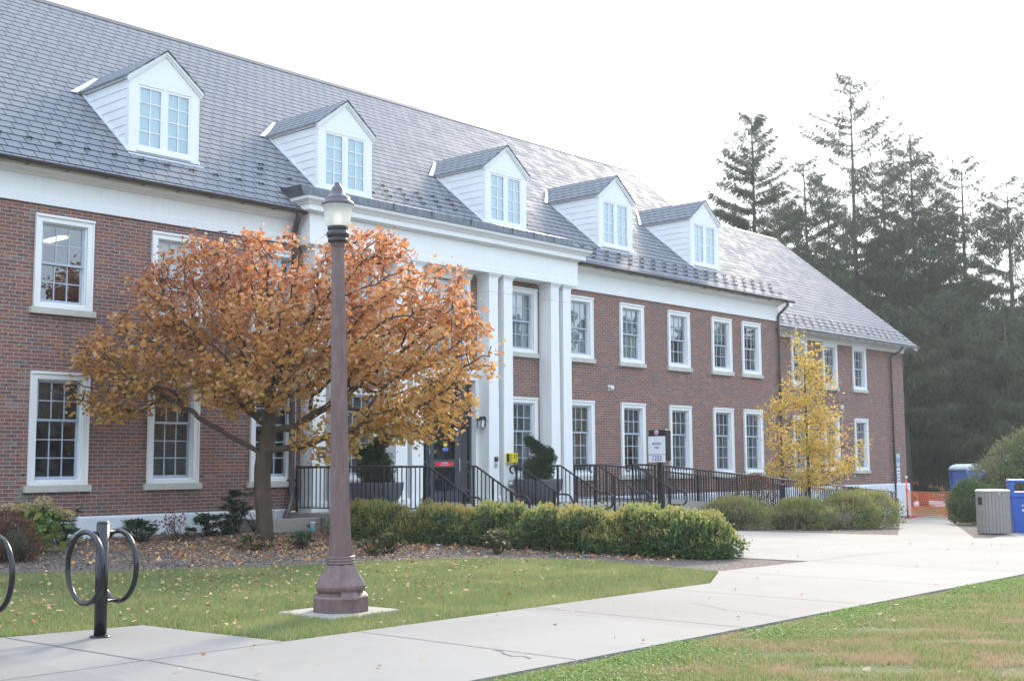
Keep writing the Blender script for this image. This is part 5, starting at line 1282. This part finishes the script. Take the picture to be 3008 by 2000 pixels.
# ------------------------------------------------------------------ portable toilet, fence, far things
px_, py_ = 53.0, .35
o = thing('portable_toilet', 'blue portable toilet with pale grey domed roof behind the bush', 'portable toilet', (px_, py_, G(px_)-.05), rz=R(-28)); o.scale = (.9, .9, .93)
b = MB(); b.box(-.56, .56, -.6, .6, .05, 2.12); b.build('cabin', M['blue'], o, bevel=.02)
b = MB(); b.box(-.60, .60, -.64, .64, 0, .06)
for s in (-1, 1):
    b.box(s*.58-.04, s*.58+.04, -.63, -.56, .06, 2.14); b.box(s*.58-.04, s*.58+.04, .56, .63, .06, 2.14)
b.build('corner_frame', M['blue'], o)
b = MB(); b.prism([(-.64, 2.10), (.64, 2.10), (.64, 2.2), (.5, 2.30), (.2, 2.37), (-.2, 2.37), (-.5, 2.30), (-.64, 2.2)], 'y', -.66, .66); b.build('roof', M['greyblue'], o, bevel=.02)
b = MB(); b.box(-.42, .42, -.625, -.60, .15, 2.0); b.box(-.585, -.56, -.45, .45, .2, 1.9); b.build('door', M['blue'], o, bevel=.008)
b = MB(); b.box(.3, .36, -.66, -.626, 1.0, 1.15); b.build('handle', M['signwhite'], o)
# orange safety netting: strands that sag and bunch between stakes
def net(label, p0, p1, h, seed, bunch=0., purple=False):
    p0 = Vector(p0); p1 = Vector(p1); o = thing('safety_netting', label, 'netting', p0, group='orange safety netting'); rg = np.random.default_rng(seed)
    d = p1-p0; L_ = d.length; dn = d.normalized(); nr = Vector((-dn.y, dn.x, 0)); nu, nv = int(L_/.07), 15
    def P(i, j):
        t = i/nu; s = j/nv
        z = h*(s**(.75+.5*t))*(1-.05*math.sin(PI*t)) ; tt = t+bunch*math.sin(PI*t)*.16*(1-s)
        z -= bunch*.42*h*max(0, (t-.55))*math.sin(PI*s)*1.6
        return dn*L_*tt+nr*(.04*math.sin(9*t+3*s)+.03*math.sin(5*s))+Vector((0, 0, max(.01, z)+d.z*t))
    b = MB()
    for j in range(nv+1):
        for i in range(nu):
            a, c = P(i, j), P(i+1, j); w_ = Vector((0, 0, .011)); b.quad(a-w_, c-w_, c+w_, a+w_)
    for i in range(nu+1):
        for j in range(nv):
            a, c = P(i, j), P(i, j+1); w_ = dn*.006; b.quad(a-w_, c-w_, c+w_, a+w_)
    b.build('mesh_strands', M['orangenet'], o); return o
fz0 = G(44.9)
net('orange safety netting stretched across the path end', (44.35, -.75, fz0), (45.75, -2.35, fz0), 1.0, 1, 1.)
net('orange safety netting in front of the blue toilet', (45.78, -2.38, fz0), (46.6, -3.5, fz0), 1.05, 2, .0)
def stake(label, x, y, h, base=False):
    o = thing('fence_stake', label, 'stake', (x, y, G(x)), group='stakes holding the orange netting')
    b = MB(); b.tube([(0, 0, 0), (0, 0, h)], .03, 8); b.build('stake', M['orange'], o)
    b = MB(); b.lathe([(.05, h-.02), (.055, h), (.05, h+.05), (.01, h+.06)], 10); b.build('cap', M['signwhite'] if h > 1.2 else M['orange'], o)
    if base: b = MB(); b.box(-.25, .25, -.25, .25, 0, .05); b.build('rubber_base', M['carred'], o)
stake('orange stake at the left end of the netting', 44.35, -.75, 1.02, False)
stake('tall orange stake with white cap between the two nets', 45.77, -2.35, 1.35)
stake('orange delineator post with flat cap and rubber base beside the wing corner', 45.2, -.35, 1.5, True)
b = MB()
o = thing('net_bundle', 'bunched orange netting hanging on the tall stake', 'netting', (45.77, -2.42, G(45.7)))
rg = np.random.default_rng(5)
for k in range(26):
    p = Vector((rg.normal()*.06, rg.normal()*.05, .1)); path = [p.copy()]
    for q in range(8): p = p+Vector((rg.normal()*.035, rg.normal()*.03, .10)); path.append(p.copy())
    b.tube(path, .006, 4)
b.build('strands', M['orangenet'], o)

# spruces ---------------------------------------------------------------------------
def spruce(label, x, y, H, Rm, seed, low=1.2, dens=1., sparse_top=0., tr=.28):
    z0 = G(x); o = thing('spruce_tree', label, 'tree', (x, y, z0), group='tall spruces behind the wing'); rg = np.random.default_rng(seed)
    b = MB(); b.tube([(0, 0, -.3), (0, 0, H*.3), (.02*H*rg.normal()*.3, 0, H*.6), (.05*rg.normal(), 0, H)], [tr, tr*.8, tr*.5, .02], 8)
    P = []; U = []; S = []; z = low
    while z < H*.985:
        f = (z-low)/(H-low); nb = int(rg.integers(5, 8)); rmax = Rm*(1-f)**.56*(.8+.2*min(1, f*6))+.15
        for k in range(nb):
            if sparse_top and f > .55 and rg.random() < sparse_top: continue
            a = rg.random()*2*PI; Lb = rmax*(.62+.45*rg.random()); up = .05+.55*f+rg.normal()*.08
            d = np.array((math.cos(a), math.sin(a), 0)); m_ = 7; path = []
            for q in range(m_+1):
                t = q/m_; path.append(d*Lb*t+np.array((0, 0, z+Lb*(up*t-.38*t*(1-f*.75)+.22*t*t))))
            path = np.array(path); b.tube(path[::2] if m_ > 5 else path, [.035*(1-f)+.018, .02, .012, .006][:len(path[::2])], 4)
            nt_ = int(Lb*150*dens*(.7+.4*(1-f)))
            t = rg.random(nt_)**.8*.9+.1; idx = t*m_; i0 = np.minimum(idx.astype(int), m_-1); fr_ = (idx-i0)[:, None]; pt = path[i0]*(1-fr_)+path[i0+1]*fr_
            side = np.array((-d[1], d[0], 0)); off = rg.normal(size=(nt_, 1))*.21*np.sqrt(Lb)*(1.1-t[:, None]*.7)
            pt = pt+side*off+rg.normal(size=(nt_, 3))*.05
            uu = np.array((0, 0, -1.))*(1.0-.5*f)+d*(.25+.5*f)+side*rg.normal(size=(nt_, 1))*.35+rg.normal(size=(nt_, 3))*.22
            P.append(pt); U.append(uu); S.append((.16+.34*rg.random(nt_)+.25*(rg.random(nt_)>.9))*(1.2-.5*f))
        z += (.34+.40*rg.random())*(1.-.2*f)
    P = np.concatenate(P); U = np.concatenate(U); S = np.concatenate(S); U /= np.linalg.norm(U, axis=1, keepdims=True)
    v = np.cross(U, rg.normal(size=U.shape)); v /= np.linalg.norm(v, axis=1, keepdims=True)
    V, F = quad_geo(P, U, v, S, .12); raw_mesh('crown', V, F, M['leaf_spruce'], o)
    b.build('trunk', M['barkspruce'], o); return o
def at(px, D):      # a place seen in the direction of that column, D metres out (used to lay out the wood)
    a = yaw+math.atan((px-1504)/3633.); c_ = math.cos(a-yaw); return (D/c_*math.sin(a), -20.834+D/c_*math.cos(a))
SPR = [('leftmost spruce, rising just behind the wing roof ridge', 2228, 74, 322, 5.2, 1.0, 0., 1.),
       ('slim spruce filling the gap right of the leftmost one', 2302, 82, 540, 4.2, .8, .1, 1.),
       ('thin spruce between the leftmost and the tallest spruce', 2380, 80, 455, 5.0, .8, .25, 1.),
       ('tallest spruce with open bare top and visible straight trunk', 2528, 84, 190, 8.0, .85, .42, 1.),
       ('broad spruce right of the tallest one', 2700, 80, 385, 6.4, .9, .15, 1.),
       ('forked open spruce near the right edge', 2850, 78, 455, 6.0, .9, .4, 1.5),
       ('ragged spruce cut by the right edge of the photo', 2985, 74, 520, 6.0, .9, .35, 1.2),
       ('second tall spruce between the tallest and the broad one', 2615, 88, 460, 4.5, .6, .3, 3.),
       ('spruce with a leaning top between the thin and the tallest spruce', 2450, 90, 560, 4.5, .6, .3, 3.),
       ('pointed spruce between the broad and the forked one', 2775, 86, 540, 4.5, .6, .3, 3.),
       ('short dense spruce behind the wing gable corner', 2450, 68, 800, 3.2, .8, 0., .6),
       ('low dense spruce behind the portable toilet', 2800, 72, 860, 4.0, .9, 0., 1.9),
       ('dense dark spruce right beside the wing corner', 2655, 66, 900, 3.2, 1., 0., 2.9),
       ('dense spruce at the right edge behind the large bush', 2960, 66, 930, 4.2, .9, 0., 1.0)]
for i, (lab, pxx, D_, ptop, Rm, dn_, sp_, low_) in enumerate(SPR):
    x, y = at(pxx, D_); z0 = G(x); H = .92+(1366-ptop)/3633.*D_-z0
    spruce(lab, x, y, H, Rm, 200+i, low=low_+2.0, dens=dn_, sparse_top=sp_, tr=.30)
# far autumn trees seen below the spruces
def far_tree(label, pxx, D_, h_, w_, mat, seed):
    x, y = at(pxx, D_); z0 = G(x); o = thing('maple_tree', label, 'tree', (x, y, z0), group='autumn trees far behind the spruces'); rg = np.random.default_rng(seed); n = 5200
    cl = rg.normal(size=(26, 3))*np.array((w_*.32, w_*.32, h_*.20))+np.array((0, 0, h_*.60)); P = cl[rg.integers(0, 26, n)]+rg.normal(size=(n, 3))*w_*.11; P = P[P[:, 2] > h_*.15]
    u, v = rot_rand(len(P), rg); V, F = quad_geo(P, u, v, .42, .7); raw_mesh('crown', V, F, mat, o)
    b = MB(); b.tube([(0, 0, -.2), (0, 0, h_*.3), (.1, 0, h_*.65)], [.25, .2, .08], 8); b.build('trunk', M['barkdark'], o)
far_tree('orange autumn tree far away beside the wing corner', 2672, 118, 8.0, 7.0, M['leaf_orange'], 301)
far_tree('yellow autumn tree far away above the netting', 2770, 122, 8.5, 8.0, M['leaf_yel'], 302)
far_tree('orange autumn tree far away between the spruce trunks', 2735, 128, 7.0, 6.5, M['leaf_orange'], 303)
far_tree('yellow and orange autumn tree far away at the right', 2880, 130, 9.0, 8.5, M['leaf_yel'], 304)
# a far-off wood closing the view
rg = np.random.default_rng(77); n = 60000
ang = yaw+rg.uniform(-.1, .62, n); D_ = rg.uniform(170, 200, n); X_ = D_*np.sin(ang); Y_ = -20.8+D_*np.cos(ang)
hh = 9+4*np.sin(ang*23)+3*np.sin(ang*57+1); Z_ = -4.3+rg.random(n)*hh
u, v = rot_rand(n, rg); V, F = quad_geo(np.stack([X_, Y_, Z_], 1), u, v, 1.6, .7)
o = raw_mesh('distant_wood', V, F, M['leaf_laurel']); tag(o, 'far off wood behind the spruces', 'wood', kind='stuff')
# wood on the other side of the lawn, behind the viewer: what the windows mirror
n = 95000; X_ = rg.uniform(-20, 250, n); Y_ = -88+rg.normal(size=n)*3; hh = (7.5+2.2*np.sin(X_*.23)+1.6*np.sin(X_*.61+2)+1.2*np.sin(X_*1.3))*(1+np.clip(X_, 0, 170)/170.*.9)
Z_ = -.6+rg.random(n)**1.25*hh*1.15; u, v = rot_rand(n, rg); V, F = quad_geo(np.stack([X_, Y_, Z_], 1), u, v, 2.1, .85)
o = raw_mesh('opposite_wood', V, F, leaf_mat('opposite_wood_leaves', [(.06, .08, .07), (.08, .10, .085), (.05, .068, .06)], .1, .8)); tag(o, 'wood across the lawn mirrored in the windows', 'wood', kind='stuff')

# parked cars in the lower lot
def car(label, pxx, D_, mat, rz_, seed, zoff=0.):
    x, y = at(pxx, D_); o = thing('parked_car', label, 'car', (x, y, G(x)+zoff), rz=rz_, group='cars in the lower parking lot')
    b = MB(); body = [(-2.2, .35), (-2.25, .7), (-2.1, .88), (-1.3, .95), (1.2, .97), (2.1, .85), (2.25, .6), (2.2, .32)]; b.prism(body, 'y', -.88, .88); b.build('body', mat, o, bevel=.08)
    b = MB(); b.add([(-1.45, -.84, .94), (1.35, -.84, .96), (.75, -.66, 1.42), (-.75, -.66, 1.44), (-1.45, .84, .94), (1.35, .84, .96), (.75, .66, 1.42), (-.75, .66, 1.44)], [(0,1,2,3), (7,6,5,4), (3,2,6,7), (1,5,6,2), (0,3,7,4)]); b.build('cabin', M['dark'], o, bevel=.05)
    b = MB(); b.add([(.72, -.64, 1.435), (-.72, -.64, 1.45), (-.72, .64, 1.45), (.72, .64, 1.435)], [(0,1,2,3)]); b.build('roof', mat, o)
    for sx in (-1.4, 1.4):
        for sy in (-.8, .8): b = MB(); b.tube([(sx, sy-.1, .32), (sx, sy+.1, .32)], .32, 18); w_ = b.build('wheel', M['rubber'], o); b = MB(); b.tube([(sx, sy-.105, .32), (sx, sy+.105, .32)], .18, 12); b.build('rim', M['steel'], w_)
    for sy in (-.6, .6): b = MB(); b.box(2.2, 2.26, sy-.18, sy+.18, .6, .74); b.build('headlight', M['signwhite'], o)
car('white parked car seen through the orange netting', 2745, 112, M['carwhite'], R(150), 1)
car('maroon parked car above the white one, seen over the netting', 2750, 126, M['carred'], R(190), 2, .6)
x, y = at(2713, 100)
o = thing('lamp_post', 'far small black lamp post with white globe between spruce trunks', 'street lamp', (x, y, G(x)))
b = MB(); b.lathe([(.16, 0), (.16, .3), (.07, .6), (.06, 3.3), (.14, 3.45)], 10); b.build('shaft', M['signblack'], o)
b = MB(); b.lathe([(.14, 3.45), (.32, 3.7), (.34, 4.1), (.2, 4.4), (.02, 4.5)], 14); b.build('globe', M['signwhite'], o)
b = MB(); b.lathe([(.36, 4.1), (.22, 4.42), (.02, 4.56)], 14); b.build('cap', M['sash'], o)

# added air volume over the whole site; lifts the darks like lens glare
hb_ = MB(); hb_.box(-405, 905, -505, 905, -6.5, 34); hzo = hb_.build('veil_volume', [], None); hzo['kind'] = 'stuff'
t = NT('added_glare_veil'); vv = t.n('VolumePrincipled'); vv.inputs['Color'].default_value = (.93, .96, 1, 1); vv.inputs['Density'].default_value = VEIL_DENSITY; vv.inputs['Anisotropy'].default_value = .35
t.l(vv.outputs[0], t.out.inputs[1]); hzo.data.materials.append(t.m)
# small litter
o = thing('paper_cup', 'white cup with teal band at the foot of the low concrete wall', 'cup', (15.7, -1.42, G(16)+bedh(15.7, -1.42)))
b = MB(); b.lathe([(.045, 0), (.048, .10)], 18); b.build('cup_band', M['teal'], o)
b = MB(); b.lathe([(.0485, .10), (.054, .19), (.058, .195), (.056, .215), (.001, .22)], 18); b.build('cup_body', M['signwhite'], o)
def litter(label, x, y, s, seed):
    rg = np.random.default_rng(seed); b = MB(); P = [(s*rg.normal()*.5, s*rg.normal()*.35, abs(rg.normal())*s*.25) for _ in range(7)]
    for i in range(5): b.add([P[i], P[i+1], P[i+2]], [(0, 1, 2)])
    q = b.build('paper_scrap', M['paper'], None, loc=(x, y, G(x)+.02)); tag(q, label, 'litter')
litter('crumpled pale paper on the mulch in front of the hedge', 14.9, -8.9, .10, 3)
litter('small white scrap under the hedge behind the green plant', 15.2, -5.4, .09, 4)

# ------------------------------------------------------------------ leaf litter and grass
def in_poly(P, poly):
    x, y = P[:, 0], P[:, 1]; ins = np.zeros(len(P), bool); j = len(poly)-1
    for i in range(len(poly)):
        xi, yi = poly[i]; xj, yj = poly[j]
        c_ = ((yi > y) != (yj > y)) & (x < (xj-xi)*(y-yi)/((yj-yi)+1e-12)+xi); ins ^= c_; j = i
    return ins
LAWN = [(2.5,-12.66),(12.5,-12.66),(13.9,-11.93),(14.1,-11.14),(14.42,-9.35),(14.0,-8.3),(13.5,-7.65),(12.35,-7.05),(11.15,-6.75),(9.95,-6.1),(9.25,-5.75),(8.45,-5.15),(7.85,-4.6),(5,-4.3),(2.5,-4.3)]
PAD = [(-12,-10.5),(4.92,-10.62),(6.2,-10.82),(6.26,-11.46),(6.38,-12.75),(-12,-12.75)]
SLAB = [(7.5,-11.83),(8.44,-11.83),(8.44,-10.95),(7.5,-10.95)]
BEDP = [(5,-4.2),(7.9,-4.5),(8.5,-5.05),(9.3,-5.65),(10.0,-6.0),(11.2,-6.65),(12.4,-6.95),(13.55,-7.55),(14.05,-8.2),(14.5,-9.3),(15.9,-9.5),(16.1,-3.8),(16.1,-1.1),(14.8,-1.1),(14.8,-.1),(5,-.1)]
def blades(name, label, poly, n, h, mat, seed, holes=(), clump=0., wid=.0035, off=-.012):
    rg = np.random.default_rng(seed); xs = [p[0] for p in poly]; ys = [p[1] for p in poly]
    P = np.stack([rg.uniform(min(xs), max(xs), n), rg.uniform(min(ys), max(ys), n)], 1); k = in_poly(P, poly)
    for h_ in holes: k &= ~in_poly(P, h_)
    P = P[k]
    if clump:
        f = np.sin(P[:, 0]*3.1+np.sin(P[:, 1]*2.3)*2)*np.sin(P[:, 1]*3.7+1.)+.6*np.sin(P[:, 0]*7.3+P[:, 1]*5.1); P = P[f+rg.normal(size=len(P))*.5 > -clump]
    n = len(P); z = Gv(P[:, 0])+off; a = rg.random(n)*2*PI; hh = h*(.45+.8*rg.random(n)); ln = rg.normal(size=(n, 2))*.45*hh[:, None]
    wv_ = np.stack([np.cos(a), np.sin(a)], 1)*wid*(.7+.8*rg.random((n, 1)))
    A = np.column_stack([P-wv_, z]); B = np.column_stack([P+wv_, z]); T = np.column_stack([P+ln, z+hh])
    V = np.stack([A, B, T], 1).reshape(-1, 3); o = raw_mesh(name, V, np.arange(n*3).reshape(-1, 3), mat); return tag(o, label, 'grass', kind='stuff')
blades('grass', 'short green lawn grass between mulch bed and walk', LAWN, 340000, .058, M['grass'], 401, (PAD, SLAB), wid=.004)
SL_ = [(5.5,-15.17),(24,-15.17),(24,-17.5),(5.5,-18.5)]
blades('dry_grass', 'patchy green and tan grass at the lower right', SL_, 520000, .034, M['grassdry'], 402, clump=.45, wid=.004, off=-.004)
blades('dry_grass', 'browned patch of grass at the lawn corner beside the walk', [(9.5,-12.62),(12.4,-12.62),(13.75,-11.98),(12.3,-11.75),(10.8,-12.2)], 16000, .045, M['grassdry'], 403, clump=.4, wid=.004)
# clover and weeds along the edge of the walk
rg = np.random.default_rng(410); n = 70000; X_ = rg.uniform(6, 20, n); Y_ = -15.14-np.abs(rg.normal(size=n))*.33-(.18*(1+np.sin(X_*2.1))*rg.random(n))
k = (np.sin(X_*4.2)+np.sin(X_*1.7+2)+rg.normal(size=n)*.8 > -.5); X_, Y_ = X_[k], Y_[k]; n = len(X_)
u, v = rot_rand(n, rg); u[:, 2] = np.abs(u[:, 2])*.9; u /= np.linalg.norm(u, axis=1, keepdims=True); v = np.cross(u, np.array((0, 0, 1.))+rg.normal(size=u.shape)*.3); v /= np.linalg.norm(v, axis=1, keepdims=True)
V, F = leaf_geo(np.stack([X_, Y_, Gv(X_)+.0+rg.random(n)*.03], 1), u, v, .010+.008*rg.random(n), .9, .2); o = raw_mesh('clover', V, F, M['clover']); tag(o, 'bright clover and weeds along the near edge of the walk', 'weeds', kind='stuff')
def litterfall(name, label, poly, n, s, mat, seed, dens=None, zf_=None, holes=()):
    rg = np.random.default_rng(seed); xs = [p[0] for p in poly]; ys = [p[1] for p in poly]; P = np.stack([rg.uniform(min(xs), max(xs), n), rg.uniform(min(ys), max(ys), n)], 1); k = in_poly(P, poly)
    for h_ in holes: k &= ~in_poly(P, h_)
    P = P[k]
    if dens is not None: P = P[rg.random(len(P)) < dens(P)]
    n = len(P); z = np.array([G(a)+(zf_(a, b_) if zf_ else 0) for a, b_ in P])+.012+rg.random(n)*.025
    u, v = rot_rand(n, rg); u[:, 2] *= .35; u /= np.linalg.norm(u, axis=1, keepdims=True); up = np.array((0, 0, 1.))+rg.normal(size=u.shape)*.35; v = np.cross(u, up); v /= np.linalg.norm(v, axis=1, keepdims=True)
    V, F = leaf_geo(np.column_stack([P, z]), u, v, s*(.6+.7*rg.random(n)), .8, .45); o = raw_mesh(name, V, F, mat); return tag(o, label, 'leaves', kind='stuff')
dt = lambda P: np.clip(1.15-np.hypot(P[:, 0]-13.4, (P[:, 1]+3.3)*1.25)/4.4, .05, 1)
litterfall('fallen_leaves', 'orange and tan fallen leaves covering the mulch under the tree', BEDP, 15000, .058, M['fallen'], 421, dt, bedh)
dl = lambda P: np.clip(.95-np.abs(P[:, 1]+7.8)/5.2, .12, 1)*np.clip(1.1-np.maximum(0, P[:, 0]-9.5)/7., .3, 1)
litterfall('fallen_leaves', 'scattered tan and orange leaves on the green lawn', LAWN, 3200, .048, M['fallenpale'], 422, dl, lambda x, y: .02, (PAD, SLAB))
litterfall('fallen_leaves', 'few fallen leaves on the dry lower right grass', SL_, 60, .06, M['fallenpale'], 423, None, lambda x, y: .01)
litterfall('fallen_leaves', 'brown leaf crumbs at the foot of the hedge', [(14.8,-10.3),(15.6,-10.6),(15.7,-4.4),(14.6,-4.4)], 420, .06, M['fallen'], 424, None, None)
litterfall('fallen_leaves', 'few leaf scraps on the landing', [(16.4,-2.7),(25,-2.7),(25,-.6),(16.4,-.6)], 40, .07, M['fallen'], 425, None, lambda x, y: .45 if x < 18 else .45+.025*(x-18))
litterfall('fallen_leaves', 'leaf scraps in the second bed', [(25.4,-5.3),(26.3,-8.5),(40,-2.3),(40,-3.1),(25.4,-3.2)], 500, .05, M['fallen'], 426, None, None)
litterfall('dead_grass_clump', 'bleached straw clump at the right tip of the second bed', [(36.2,-3.7),(37.4,-3.1),(37.9,-3.5),(36.8,-4.1)], 900, .16, M['needle_litter'], 427, None, lambda x, y: .03)
litterfall('walk_debris', 'few leaf scraps and crumbs on the concrete walk', [(-2,-15.),(26,-15.),(26,-11.),(16.3,-11.),(16.3,-12.2),(-2,-12.8)], 130, .035, M['fallen'], 429, None, lambda x, y: .02)
# wood chips and gravel bits that give the mulch relief
litterfall('mulch_chips', 'grey brown wood chips of the mulch bed', BEDP, 26000, .03, leaf_mat('mulch_chip_colours', [(.12, .10, .085), (.20, .17, .15), (.07, .055, .05), (.28, .25, .22), (.10, .085, .08)], 0., .9), 428, None, bedh)
C.render.resolution_x = 1024; C.render.resolution_y = 680
